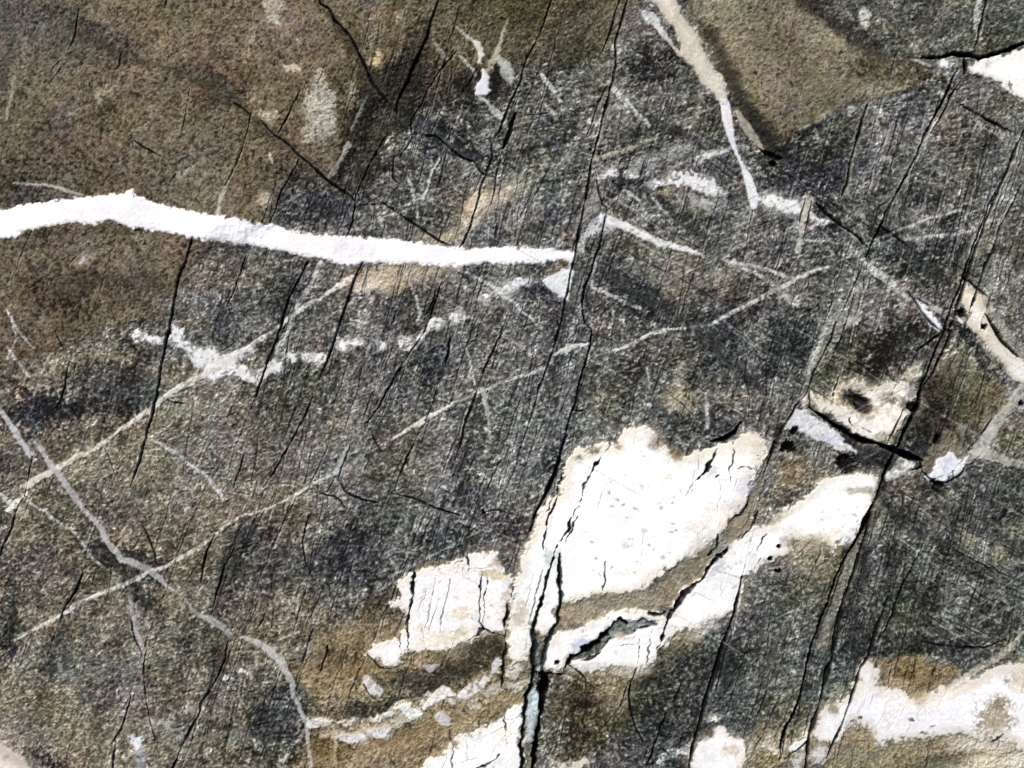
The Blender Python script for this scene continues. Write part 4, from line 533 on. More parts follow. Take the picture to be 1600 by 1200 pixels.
CR = [
    # main crack right of centre
    [(968, -20, 4), (967, 0, 4), (960, 25, 4), (955, 45, 4), (947, 65, 4), (940, 80, 3)], [(985, -30, 3), (975, 20, 4), (968, 45, 4), (962, 65, 4), (962, 100, 4), (957, 125, 6), (950, 155, 5), (940, 190, 4), (933, 220, 4), (925, 250, 5), (921, 275, 5), (918, 300, 5), (912, 330, 5), (905, 360, 4), (900, 390, 4), (896, 412, 4), (890, 430, 4), (886, 455, 5), (881, 480, 6), (876, 505, 5), (868, 535, 4), (858, 562, 4), (848, 590, 4), (838, 620, 4), (830, 650, 4), (820, 680, 4), (814, 702, 3)],
    [(948, 135, 3), (935, 160, 3), (925, 190, 2), (915, 215, 2)], [(930, 265, 2), (936, 300, 3), (943, 320, 3), (950, 325, 3), (944, 352, 3), (936, 385, 3), (928, 402, 4), (924, 425, 4), (914, 448, 4), (910, 470, 4), (910, 490, 4), (914, 505, 4), (924, 514, 4), (922, 540, 4), (914, 570, 4), (905, 600, 4), (898, 630, 3), (892, 645, 3), (885, 675, 3), (878, 700, 5), (872, 722, 10), (866, 745, 10), (856, 765, 9), (845, 785, 6), (836, 806, 6), (828, 830, 4)],
    [(895, 640, 3), (905, 642, 3), (917, 640, 2)], [(893, 395, 3), (900, 372, 3), (906, 350, 2)], [(905, 485, 2), (898, 492, 2)],
    # upper middle
    [(868, -30, 3), (860, 0, 4), (850, 35, 4), (838, 65, 4), (822, 90, 4), (815, 120, 4), (806, 140, 4), (798, 160, 4), (788, 185, 4), (782, 200, 5), (772, 215, 4)], [(768, 225, 4), (768, 245, 4), (762, 272, 4), (755, 282, 4), (748, 310, 4), (741, 335, 4), (733, 360, 4), (724, 380, 4), (718, 387, 4)], [(806, 178, 4), (800, 190, 9), (796, 205, 10), (790, 222, 9), (785, 231, 5)], [(782, 245, 4), (776, 280, 3), (768, 320, 2)], [(868, 60, 4), (867, 80, 4)],
    [(692, -25, 4), (685, 0, 4), (675, 30, 4), (668, 55, 4), (655, 85, 4), (645, 108, 5), (637, 126, 6), (628, 140, 5), (620, 160, 5), (617, 182, 5)], [(715, 75, 2), (690, 105, 4), (675, 130, 4), (660, 155, 4), (647, 178, 5), (641, 195, 6), (643, 215, 4)], [(745, 105, 3), (732, 130, 3), (720, 145, 3)],
    [(494, -15, 5), (502, 6, 5), (515, 15, 4), (523, 33, 6), (535, 44, 4), (547, 57, 5), (556, 75, 4), (563, 88, 6), (575, 112, 5), (583, 133, 6), (596, 148, 7), (605, 160, 6)], [(408, 188, 3), (430, 212, 3), (447, 222, 4), (470, 245, 4), (490, 262, 5), (510, 280, 6), (530, 295, 5), (545, 305, 5), (560, 318, 4)], [(470, 142, 3), (455, 170, 4), (446, 190, 4), (435, 212, 4)], [(468, 250, 4), (455, 275, 4), (440, 300, 4), (432, 325, 4), (422, 348, 3)],
    [(600, 215, 4), (585, 240, 5), (575, 262, 4), (565, 285, 4), (556, 305, 4), (553, 330, 4), (547, 358, 4), (541, 372, 3)], [(642, 185, 4), (643, 215, 4), (625, 245, 3)], [(617, 240, 3), (613, 262, 5), (614, 278, 5), (625, 288, 3)], [(658, 210, 4), (680, 212, 4), (695, 222, 5), (710, 236, 5), (725, 248, 6), (740, 252, 4), (755, 270, 4), (775, 278, 3)], [(560, 320, 3), (600, 318, 2), (640, 345, 3), (670, 365, 4), (690, 378, 5), (706, 386, 4)], [(648, 310, 3), (650, 330, 3)],
    # left
    [(264, -10, 4), (260, 6, 4), (257, 14, 3)], [(123, 15, 4), (119, 40, 4), (115, 60, 3), (105, 80, 3)], [(190, 84, 3), (187, 104, 4), (178, 110, 3)], [(212, 221, 4), (226, 232, 4), (240, 239, 4), (254, 246, 4)], [(365, 160, 2), (392, 178, 3), (385, 210, 3), (375, 240, 4), (362, 270, 4), (353, 290, 3)], [(80, 108, 3), (98, 90, 3)], [(75, 130, 3), (95, 105, 3)], [(266, 285, 4), (275, 272, 4)], [(208, 300, 4), (212, 310, 3)], [(120, 402, 4), (108, 414, 4)], [(297, 140, 2), (290, 180, 2), (283, 210, 2)],
    [(302, 372, 3), (293, 405, 4), (283, 430, 4), (276, 460, 4), (270, 490, 4), (262, 525, 4), (255, 560, 4), (248, 600, 4), (240, 640, 4), (230, 675, 4), (220, 710, 4), (210, 740, 3), (203, 763, 2)], [(385, 398, 3), (375, 430, 3), (366, 455, 4), (354, 480, 4)], [(112, 565, 3), (105, 590, 4), (97, 620, 4), (91, 640, 3)], [(112, 566, 3), (120, 570, 3), (117, 585, 2)], [(114, 638, 3), (120, 650, 3), (128, 666, 3)], [(260, 625, 3), (275, 630, 4), (298, 632, 3)], [(170, 520, 2), (175, 530, 3)], [(92, 525, 3), (102, 545, 3)],
    [(52, 712, 4), (46, 745, 4), (40, 775, 4), (28, 797, 4), (20, 822, 4), (10, 848, 5), (0, 872, 5), (-20, 920, 4)], [(30, 850, 3), (62, 862, 3)], [(165, 700, 3), (175, 725, 3), (182, 742, 3)], [(384, 707, 4), (378, 728, 4), (366, 762, 3)], [(366, 768, 3), (390, 772, 3)],
    [(137, 878, 4), (128, 900, 4), (118, 924, 6), (105, 945, 4), (94, 970, 4), (84, 995, 4), (75, 1022, 3)], [(150, 895, 3), (142, 920, 3)], [(220, 815, 3), (232, 835, 3), (241, 860, 4), (246, 882, 3)], [(337, 833, 4), (324, 860, 5), (318, 882, 4), (314, 912, 3)], [(366, 858, 4), (352, 885, 4), (340, 925, 4), (331, 960, 4)], [(205, 965, 3), (212, 1000, 4), (222, 1018, 3)],
    [(230, 1018, 4), (225, 1045, 4), (226, 1080, 4), (232, 1112, 4), (238, 1140, 3), (245, 1168, 2)], [(205, 1085, 3), (196, 1118, 4), (186, 1145, 5), (171, 1167, 5)], [(181, 1158, 4), (176, 1190, 4), (172, 1230, 4)], [(358, 1000, 4), (352, 1030, 3), (343, 1050, 4), (328, 1080, 4), (315, 1100, 5), (311, 1120, 4), (297, 1140, 5), (284, 1165, 5), (268, 1205, 5), (255, 1240, 4)],
    # middle left
    [(482, 410, 5), (466, 440, 6), (454, 465, 6), (444, 495, 6), (430, 540, 5), (416, 575, 5), (406, 600, 4), (399, 620, 3)], [(566, 409, 4), (556, 433, 4), (546, 460, 4), (536, 490, 4), (527, 520, 4), (515, 552, 4), (505, 580, 3)], [(490, 612, 3), (484, 632, 3), (472, 660, 4), (456, 690, 4), (441, 715, 4), (424, 745, 4), (412, 760, 3)],
    [(690, 443, 3), (683, 465, 4), (674, 495, 4), (660, 523, 4), (645, 543, 4), (630, 568, 5), (615, 592, 5), (605, 612, 5), (592, 636, 4), (580, 655, 4), (562, 672, 3)], [(583, 610, 3), (575, 635, 3), (567, 658, 4)], [(549, 686, 3), (542, 710, 4), (533, 732, 5), (529, 752, 5)], [(530, 750, 3), (538, 768, 5), (552, 775, 4), (565, 781, 5), (592, 787, 4)], [(612, 773, 4), (632, 775, 4), (655, 783, 5), (682, 795, 5), (718, 806, 4)], [(460, 765, 3), (490, 783, 3)], [(752, 801, 4), (775, 797, 4), (802, 803, 4)], [(500, 772, 4), (522, 776, 4), (530, 782, 4), (538, 793, 3)], [(582, 680, 3), (588, 695, 3), (597, 708, 3)], [(524, 745, 4), (512, 770, 4)],
    [(790, 500, 3), (782, 525, 4), (770, 548, 4), (758, 575, 5), (750, 600, 5)], [(748, 602, 4), (742, 620, 7), (738, 635, 7), (728, 655, 4), (720, 690, 3), (712, 720, 2)], [(704, 525, 4), (702, 542, 6), (698, 560, 4), (697, 575, 3)], [(684, 598, 3), (676, 630, 3), (665, 658, 4)], [(655, 675, 3), (640, 705, 4), (628, 735, 4), (615, 768, 4)], [(787, 710, 3), (770, 745, 3), (760, 770, 2)], [(690, 625, 3), (703, 632, 3)], [(778, 460, 4), (770, 472, 3)], [(682, 447, 3), (678, 470, 4), (668, 490, 3)],
    [(415, 958, 4), (410, 970, 4), (402, 983, 5)], [(513, 1008, 4), (508, 1028, 4), (502, 1050, 4)], [(483, 805, 3), (472, 845, 4), (478, 880, 3), (490, 905, 2)], [(725, 832, 3), (715, 860, 3)], [(567, 1070, 3), (576, 1083, 4), (588, 1094, 4)], [(565, 1015, 3), (580, 1030, 4), (592, 1044, 5), (612, 1048, 4)],
    # bottom centre to right
    [(995, 1043, 5), (987, 1062, 4), (984, 1085, 4), (986, 1112, 4), (996, 1142, 4), (1006, 1164, 3)], [(1066, 1065, 3), (1056, 1090, 4), (1050, 1100, 4)], [(1042, 1115, 3), (1030, 1145, 5), (1020, 1172, 5), (1010, 1200, 4)], [(1027, 1162, 4), (1040, 1175, 4), (1050, 1186, 5)], [(890, 1040, 4), (905, 1051, 4), (914, 1060, 4), (917, 1072, 2)], [(1082, 1034, 3), (1105, 1040, 4)], [(985, 1060, 3), (968, 1105, 2), (940, 1140, 2)],
    [(1160, 900, 6), (1154, 930, 6), (1148, 955, 6), (1140, 982, 6), (1132, 1005, 8), (1124, 1030, 10), (1116, 1058, 11), (1108, 1085, 9), (1098, 1115, 6), (1090, 1140, 6), (1082, 1170, 5), (1075, 1210, 5), (1068, 1260, 4)], [(1150, 960, 3), (1140, 1000, 3), (1128, 1040, 3), (1118, 1080, 3)],
    # right
    [(1497, 108, 6), (1490, 118, 5), (1482, 138, 5), (1472, 160, 6), (1462, 178, 6), (1450, 200, 6), (1440, 220, 6), (1432, 242, 4), (1418, 272, 4), (1402, 300, 5), (1388, 325, 4), (1380, 345, 4), (1370, 368, 4), (1360, 385, 5), (1354, 402, 4)], [(1500, 128, 3), (1488, 146, 4), (1478, 168, 3), (1468, 188, 4), (1456, 208, 5)], [(1350, 408, 3), (1342, 430, 3), (1330, 455, 3), (1318, 482, 3)], [(1308, 503, 4), (1300, 528, 4), (1292, 545, 4), (1280, 565, 3), (1270, 590, 4), (1262, 612, 4)], [(1322, 508, 3), (1312, 535, 4), (1302, 555, 3)], [(1262, 614, 5), (1245, 634, 5), (1228, 660, 6), (1218, 680, 5), (1208, 702, 6), (1200, 724, 4), (1192, 750, 3)], [(1265, 612, 5), (1266, 636, 6)],
    [(1355, 163, 5), (1347, 188, 6), (1343, 205, 6), (1336, 230, 5), (1330, 250, 4), (1323, 285, 4), (1312, 318, 3)], [(1276, 318, 6), (1290, 332, 6), (1308, 348, 5), (1330, 364, 5), (1345, 376, 6), (1356, 388, 4)], [(1500, 163, 4), (1520, 176, 4), (1545, 190, 5), (1582, 208, 4)], [(1545, -20, 5), (1541, 0, 5), (1534, 30, 5), (1528, 58, 4), (1522, 80, 6)], [(1522, 20, 3), (1518, 55, 3)],
    [(1615, 180, 4), (1600, 202, 4), (1585, 228, 4), (1575, 255, 4), (1560, 290, 4), (1545, 320, 4), (1530, 360, 4), (1520, 388, 4), (1510, 420, 5), (1500, 448, 5), (1488, 472, 5), (1481, 495, 5), (1475, 515, 7)], [(1590, 225, 3), (1572, 268, 4), (1556, 308, 4), (1540, 345, 4), (1526, 388, 4), (1514, 425, 5), (1504, 452, 5), (1494, 480, 5), (1488, 505, 5), (1481, 518, 6)], [(1597, 288, 4), (1580, 320, 4), (1563, 355, 3), (1550, 395, 4), (1538, 415, 5), (1530, 440, 4), (1521, 462, 3), (1512, 490, 2)],
    [(1478, 515, 12), (1466, 535, 6), (1456, 560, 6), (1448, 582, 6), (1438, 605, 9), (1434, 632, 10), (1424, 652, 10), (1415, 670, 9), (1406, 690, 9), (1397, 706, 9), (1388, 726, 9), (1380, 742, 9), (1374, 758, 7), (1366, 780, 6), (1358, 800, 9), (1352, 815, 14), (1344, 832, 8), (1336, 848, 6), (1326, 864, 5), (1312, 888, 4), (1302, 915, 4), (1288, 955, 5), (1278, 982, 6), (1269, 1012, 6), (1260, 1050, 5), (1250, 1090, 5), (1240, 1115, 6), (1229, 1133, 8), (1222, 1160, 6), (1217, 1188, 4)], [(1486, 515, 6), (1474, 545, 5), (1460, 578, 5), (1446, 600, 5), (1440, 612, 5)], [(1410, 640, 2), (1398, 668, 5), (1385, 694, 6)], [(1232, 1130, 5), (1226, 1160, 5), (1220, 1185, 4)],
    [(1363, 800, 4), (1356, 825, 5), (1347, 855, 4), (1338, 885, 5), (1328, 912, 5), (1320, 935, 6), (1313, 965, 8), (1306, 998, 11), (1301, 1028, 7), (1294, 1050, 11), (1287, 1078, 5), (1281, 1102, 5), (1272, 1130, 9), (1266, 1145, 7), (1261, 1170, 5), (1257, 1210, 5), (1250, 1260, 4)], [(1389, 925, 3), (1379, 958, 4), (1369, 990, 5), (1358, 1024, 6), (1346, 1043, 4), (1339, 1062, 4), (1330, 1088, 4), (1322, 1112, 4), (1312, 1138, 4), (1300, 1162, 4), (1290, 1184, 4)], [(1450, 830, 3), (1438, 860, 3), (1425, 882, 3), (1410, 915, 4), (1396, 950, 4), (1385, 982, 4), (1372, 1006, 3)], [(1320, 885, 3), (1306, 920, 3)], [(1232, 985, 3), (1222, 1020, 3)], [(1375, 835, 3), (1395, 858, 4)], [(1555, 840, 4), (1545, 865, 3)],
    [(1490, 860, 3), (1540, 885, 4), (1575, 900, 3)], [(1440, 1003, 4), (1470, 1008, 4), (1500, 1012, 4), (1540, 1012, 6), (1570, 1000, 4)], [(1420, 455, 4), (1440, 487, 5), (1455, 505, 5), (1470, 518, 6)], [(1505, 432, 4), (1515, 440, 6), (1530, 455, 5), (1543, 466, 4)], [(1536, 490, 5), (1545, 503, 7), (1555, 520, 6), (1566, 537, 7), (1580, 550, 7), (1590, 559, 4)], [(1550, 655, 4), (1538, 672, 5), (1530, 682, 4)], [(1472, 520, 8), (1450, 535, 7), (1430, 550, 5)], [(1440, 738, 4), (1452, 747, 5), (1466, 756, 6), (1484, 753, 4), (1500, 744, 5), (1508, 730, 4)], [(1425, 735, 5), (1440, 730, 7), (1436, 720, 9)], [(1375, 352, 4), (1395, 368, 6), (1420, 385, 4)],  # line curving under the rounded lump is its shadow, drawn black
    # edges of the quartz
    [(1258, 310, 2), (1252, 335, 3), (1246, 365, 2)], [(1267, 315, 2), (1262, 345, 3), (1252, 385, 3)], [(1110, 690, 4), (1130, 686, 12), (1150, 676, 9), (1158, 660, 7)], [(1170, 655, 2), (1172, 620, 2), (1165, 590, 2), (1168, 560, 2)]]
for p in CR: crack(p, rag=.4, jit=.28)
# cracks inside quartz
for p in [[(645, 893, 3), (646, 915, 5), (644, 935, 5), (640, 958, 5), (637, 978, 6), (636, 988, 4)], [(635, 983, 4), (637, 1020, 4)], [(624, 993, 3), (627, 1026, 3)], [(730, 862, 4), (731, 882, 3), (730, 900, 2)], [(756, 893, 3), (750, 918, 4), (748, 945, 4), (750, 975, 5), (756, 985, 6)], [(761, 905, 2), (757, 940, 3), (756, 975, 3)], [(800, 900, 3), (798, 930, 4), (793, 952, 6), (790, 972, 6), (791, 995, 4)], [(790, 995, 4), (787, 1030, 4), (786, 1060, 4), (788, 1090, 3)], [(785, 1108, 3), (790, 1135, 4), (794, 1165, 4)], [(728, 1002, 3), (742, 994, 4), (755, 985, 7), (772, 988, 4), (788, 994, 4)],
          [(706, 1142, 3), (706, 1180, 4), (707, 1230, 4)], [(1148, 690, 3), (1147, 712, 3), (1141, 735, 3), (1140, 758, 2)], [(1122, 702, 4), (1114, 720, 5), (1105, 732, 9), (1094, 742, 4), (1083, 751, 5)], [(1120, 742, 7), (1126, 743, 5)], [(1153, 732, 3), (1165, 731, 3), (1180, 735, 4)], [(1185, 711, 4), (1192, 718, 3), (1190, 728, 3)], [(955, 686, 2), (946, 705, 2), (938, 720, 4), (926, 740, 5), (915, 755, 6), (911, 768, 4), (906, 785, 2)], [(904, 793, 5), (898, 805, 6), (890, 825, 5), (882, 842, 6), (872, 856, 7)], [(903, 810, 4), (896, 828, 3), (887, 850, 3)], [(877, 742, 3), (872, 765, 3), (866, 790, 4), (858, 815, 3), (854, 838, 4), (851, 860, 4)], [(860, 775, 3), (857, 800, 3)],
          [(1172, 775, 3), (1166, 790, 4), (1158, 802, 5), (1146, 810, 5), (1138, 822, 3)], [(1200, 745, 3), (1188, 778, 3), (1178, 812, 4), (1168, 832, 4), (1155, 845, 4)], [(1122, 838, 4), (1118, 855, 4), (1108, 868, 5)], [(1142, 852, 5), (1130, 866, 8), (1118, 874, 7), (1110, 886, 4), (1098, 902, 7), (1086, 915, 8), (1072, 927, 10), (1060, 938, 10), (1050, 954, 6), (1043, 978, 5), (1034, 1000, 5), (1028, 1012, 3)], [(1182, 868, 2), (1192, 843, 3), (1198, 838, 2)], [(1190, 876, 5), (1180, 890, 4)], [(1326, 652, 3), (1330, 665, 4)], [(1345, 665, 2), (1360, 673, 3)], [(1540, 1120, 2), (1548, 1115, 2)],
          [(1000, 985, 3), (997, 1010, 3), (994, 1034, 3)], [(1020, 985, 2), (1014, 1020, 2), (1010, 1040, 2)], [(893, 1032, 5), (915, 1029, 4), (930, 1025, 4), (940, 1018, 4), (952, 1000, 4)], [(1005, 957, 3), (1030, 960, 3), (1045, 955, 4)], [(1492, 735, 3), (1490, 748, 3)], [(1516, 490, 2), (1511, 500, 2), (1518, 468, 2)], [(948, 880, 2), (946, 905, 2), (944, 925, 2)], [(780, 1180, 3), (762, 1192, 3), (745, 1200, 3)], [(1225, 1185, 4), (1245, 1172, 4), (1262, 1160, 3)]]:
    crack(p, halo=False, rag=1.1, jit=.7)
for p in [[(682, 900, 2), (675, 930, 2), (670, 960, 2), (665, 985, 2)], [(703, 905, 2), (699, 935, 2), (690, 970, 3), (688, 988, 2)], [(722, 885, 2), (722, 900, 2)], [(660, 985, 2), (664, 1010, 2)], [(1168, 870, 2), (1162, 890, 2), (1160, 912, 2)], [(1178, 830, 2), (1170, 865, 2)], [(730, 1150, 2), (730, 1190, 2)], [(966, 1010, 2), (1000, 1004, 2)], [(820, 870, 2), (830, 850, 2)], [(832, 900, 2), (826, 930, 2), (820, 950, 2)], [(825, 990, 2), (820, 1015, 2)]]:
    crack(p, (128, 120, 124), .6, halo=False, depth=1.5)
# ragged black seams of the grey sliver and the green seam
crack([(878, 1052, 10), (888, 1036, 9), (900, 1022, 7), (918, 1012, 6), (932, 1006, 10), (942, 996, 10), (947, 984, 9), (955, 973, 8), (968, 969, 8), (982, 972, 6)], rag=1.6, jit=.9, label='ragged black seam in the white quartz band', halo=False)
crack([(990, 984, 5), (1008, 980, 7), (1022, 974, 7)], rag=1.5, jit=.8, halo=False)
crack([(985, 965, 3), (1000, 968, 3), (1030, 970, 3)], rag=1.3, halo=False)
crack([(876, 866, 9), (872, 885, 10), (874, 905, 11), (879, 928, 10), (876, 950, 9), (870, 972, 7), (862, 986, 6), (852, 1000, 10), (848, 1025, 10), (846, 1050, 10), (842, 1062, 10)], (70, 82, 80), .85, rag=.9, halo=False, label='green black seam through the great quartz body')
crack([(873, 872, 5), (871, 892, 4), (879, 935, 3), (872, 975, 4)], halo=False, name=None)
crack([(868, 862, 4), (858, 885, 5), (852, 905, 7), (848, 930, 8), (843, 948, 8), (836, 965, 8), (833, 985, 10), (834, 1005, 11), (832, 1025, 11), (831, 1050, 11)], (38, 46, 47), .92, rag=.9, halo=False, label='dark green seam down the left of the great quartz body')
crack([(852, 915, 4), (846, 945, 6), (842, 957, 6)], halo=False, name=None)
crack([(846, 890, 3), (840, 920, 3), (832, 950, 3), (826, 975, 3)], (104, 118, 118), .7, halo=False, depth=2)
crack([(833, 1045, 14), (828, 1072, 9), (821, 1092, 7), (817, 1130, 8), (815, 1170, 8), (811, 1220, 8), (806, 1300, 6)], rag=1.1, halo=False, label='black trunk of the seam running to the bottom edge')
crack([(835, 1052, 12), (850, 1056, 16), (852, 1078, 20), (850, 1095, 12), (843, 1122, 7), (838, 1150, 9), (832, 1182, 11), (827, 1230, 10)], rag=1.1, halo=False, label='right branch of the black seam at the bottom edge'); crack([(846, 1050, 10), (862, 1054, 6), (876, 1054, 10)], halo=False)
quartz(ell(844, 1049, 6, 5), (196, 200, 198), rag=.5, edge=None, tone=10, name='quartz_patch'); quartz(ell(868, 1048, 6, 6), (206, 208, 206), rag=.5, edge=None, tone=10, name='quartz_patch'); quartz(ell(822, 1155, 4, 9, 8), (196, 196, 196), rag=.6, edge=None, tone=10, name='quartz_patch')

# hairlines too small to count: three families of joints, pale and dark
_rs = np.random.RandomState(23)
def hair(n, ang, spread, L0, L1, box_, dark=True, a0=.25, a1=.65):
    for _ in range(n):
        x0, y0 = _rs.uniform(box_[0], box_[2]), _rs.uniform(box_[1], box_[3])
        L = _rs.uniform(L0, L1); a = math.radians(_rs.normal(ang, spread)); w = _rs.uniform(1.3, 2.6)
        i, j = min(np.searchsorted(AX, x0), NX - 1), min(np.searchsorted(AY, y0), NY - 1)
        if QZ[j, i] > .5 or (FIN[j, i] < .45 and _rs.rand() < .7): continue
        n_ = max(int(L / 30), 2); off = np.cumsum(_rs.normal(0, 1.5, n_ + 1))
        pts = [(x0 + math.cos(a) * L * k / n_ + off[k], y0 + math.sin(a) * L * k / n_, w * (.5 + .5 * math.sin(math.pi * k / n_))) for k in range(n_ + 1)]
        if dark: crack(pts, (26, 26, 28), min(_rs.uniform(a0, a1) * 1.15, .95), rag=.5, name=None, depth=1.5, halo=_rs.rand() < .5, spare=True)
        else: vein([(p[0], p[1], p[2] * 1.3) for p in pts], (178, 176, 170), _rs.uniform(a0, a1), rag=.5, grain=.45, hz=.1, tone=10, name=None, q=.2)
hair(46, 106, 2.5, 200, 480, (620, -20, 1640, 800), a0=.45, a1=.8); hair(16, 108, 2.5, 160, 400, (330, 380, 800, 1000), a0=.4, a1=.75); hair(14, 105, 2, 160, 380, (1180, 700, 1560, 1000), a0=.5, a1=.85); hair(20, 33, 4, 120, 320, (880, 150, 1560, 850), a0=.35, a1=.65); hair(340, 107, 4, 40, 200, (330, 120, 1660, 1240), a0=.35, a1=.75); hair(90, 105, 4, 60, 220, (1180, 120, 1640, 1240)); hair(90, 106, 4, 50, 200, (560, 0, 1000, 860))
hair(34, 31, 5, 50, 200, (1370, 740, 1620, 1010), a0=.45, a1=.8); hair(26, 106, 4, 60, 200, (1370, 720, 1640, 1000), a0=.45, a1=.8); hair(14, 106, 2, 160, 360, (1400, 60, 1640, 260), a0=.6, a1=.9); hair(60, 112, 6, 40, 140, (-20, 560, 520, 1240)); hair(40, 110, 5, 40, 160, (-20, -20, 640, 560), a0=.15, a1=.4); hair(60, 32, 8, 40, 150, (850, 80, 1640, 1000)); hair(40, -14, 6, 20, 70, (600, 100, 1600, 700))
hair(40, -27, 5, 60, 260, (350, 300, 1600, 1000), False, .4, .75); hair(50, 31, 5, 60, 280, (600, 100, 1640, 950), False, .4, .75); hair(40, 107, 4, 40, 160, (560, 150, 1640, 1150), False, .2, .45); hair(18, 107, 2.5, 120, 300, (1380, 100, 1640, 350), False, .4, .7); hair(14, 31, 4, 80, 240, (1380, 740, 1600, 950), False, .35, .6)
for _ in range(70):     # fine grey cracks and clouding inside the white quartz
    x0, y0 = [(_rs.uniform(610, 800), _rs.uniform(870, 1010)), (_rs.uniform(840, 1180), _rs.uniform(690, 920)), (_rs.uniform(880, 1350), _rs.uniform(760, 1030)), (_rs.uniform(1290, 1600), _rs.uniform(1050, 1150)), (_rs.uniform(660, 800), _rs.uniform(1130, 1200))][_rs.randint(5)]
    i, j = np.searchsorted(AX, x0), np.searchsorted(AY, y0)
    if QZ[j, i] < .6: continue
    L = _rs.uniform(15, 60); a = math.radians(_rs.normal(104, 10) if _rs.rand() < .75 else _rs.normal(-30, 20))
    crack([(x0, y0, 2), (x0 + math.cos(a) * L * .5 + _rs.normal(0, 2), y0 + math.sin(a) * L * .5, 2), (x0 + math.cos(a) * L, y0 + math.sin(a) * L, 2)], (176, 168, 170), _rs.uniform(.3, .7), name=None, depth=.8, halo=False)
    stain(x0, y0, _rs.uniform(5, 16), _rs.uniform(3, 8), [(236, 226, 222), (226, 226, 238), (240, 228, 210)][_rs.randint(3)], _rs.uniform(.3, .65), _rs.uniform(-60, 0), q=.95)

# ------------------------------------------------------------------ relief
for n_, p in enumerate(CR):                      # the blocks on the two sides of the long joints stand at slightly different levels
    q = np.array(p, float); dy = q[-1, 1] - q[0, 1]
    if dy < 110 or (np.diff(q[:, 1]) <= 0).any(): continue
    xc = np.interp(AY, q[:, 1], q[:, 0])[:, None]; win = np.clip(np.minimum(AY - q[0, 1], q[-1, 1] - AY) / 40, 0, 1)[:, None]
    d = X - xc; sg = (-1, 1, 1)[n_ % 3]
    Z += (sg * 2.4 * win * np.tanh((d + .6 * WX) / 1.5) * np.exp(-np.abs(d) / 45)).astype(np.float32)
Z += 5.0 * nz(420, 4) + 3.0 * nz(150, 2) + (2.8 * nz(52, 6) + 1.3 * nz(22, 1)) * (1 - .55 * QZ)
Z += GZ * (0.38 * fine + 0.32 * pits + 0.18 * speck)
far = np.maximum(np.maximum(-40 - X, X - 1640), np.maximum(-40 - Y, Y - 1240))
Z -= 0.00004 * np.maximum(far, 0) ** 2

# ------------------------------------------------------------------ clean up cells owned by tiny islands
def components(mask):
    """connected pieces of a boolean cell array (4-neighbours), labels 1..n, 0 outside"""
    idx = np.flatnonzero(mask.ravel()); n = len(idx)
    inv = np.full(mask.size, -1, np.int64); inv[idx] = np.arange(n)
    inv2 = inv.reshape(mask.shape)
    h = (inv2[:, :-1] >= 0) & (inv2[:, 1:] >= 0); v = (inv2[:-1] >= 0) & (inv2[1:] >= 0)
    a = np.concatenate([inv2[:, :-1][h], inv2[:-1][v]]); b = np.concatenate([inv2[:, 1:][h], inv2[1:][v]])
    lab = np.arange(n)
    while True:
        m = np.minimum(lab[a], lab[b])
        new = lab.copy()
        np.minimum.at(new, lab[a], m); np.minimum.at(new, lab[b], m)
        while True:
            nn = new[new]
            if (nn == new).all(): break
            new = nn
        if (new == lab).all(): break
        lab = new
    u, l = np.unique(lab, return_inverse=True)
    out = np.zeros(mask.size, np.int64); out[idx] = l + 1
    return out.reshape(mask.shape), np.bincount(l, minlength=len(u))

def bounds(mask):
    r = np.flatnonzero(mask.any(1)); c = np.flatnonzero(mask.any(0))
    return slice(r[0], r[-1] + 1), slice(c[0], c[-1] + 1)
MIN = 30
for rnd in range(2):
    bad = np.zeros(OWN.shape, bool)
    for k in range(len(PARTS)):
        m = OWN == k
        if not m.any(): continue
        bb = bounds(m)
        lab, cnt = components(m[bb])
        small = np.concatenate([[False], cnt < (MIN if k else 400)])
        if small.any(): bad[bb] |= small[lab] & m[bb]
    for _ in range(60):
        if not bad.any(): break
        for dj, di in ((0, 1), (0, -1), (1, 0), (-1, 0)):
            src = np.roll(np.roll(OWN, dj, 0), di, 1); sb = np.roll(np.roll(bad, dj, 0), di, 1)
            t = bad & ~sb
            OWN[t] = src[t]; bad[t] = False

# ------------------------------------------------------------------ materials
def srgb2lin(c):
    c = np.clip(c / 255.0, 0, 1)
    return np.where(c <= 0.04045, c / 12.92, ((c + 0.055) / 1.055) ** 2.4)
ALB = np.clip(srgb2lin(COL.astype(np.float64)) / GAIN, 0.004, 0.92).astype(np.float32)

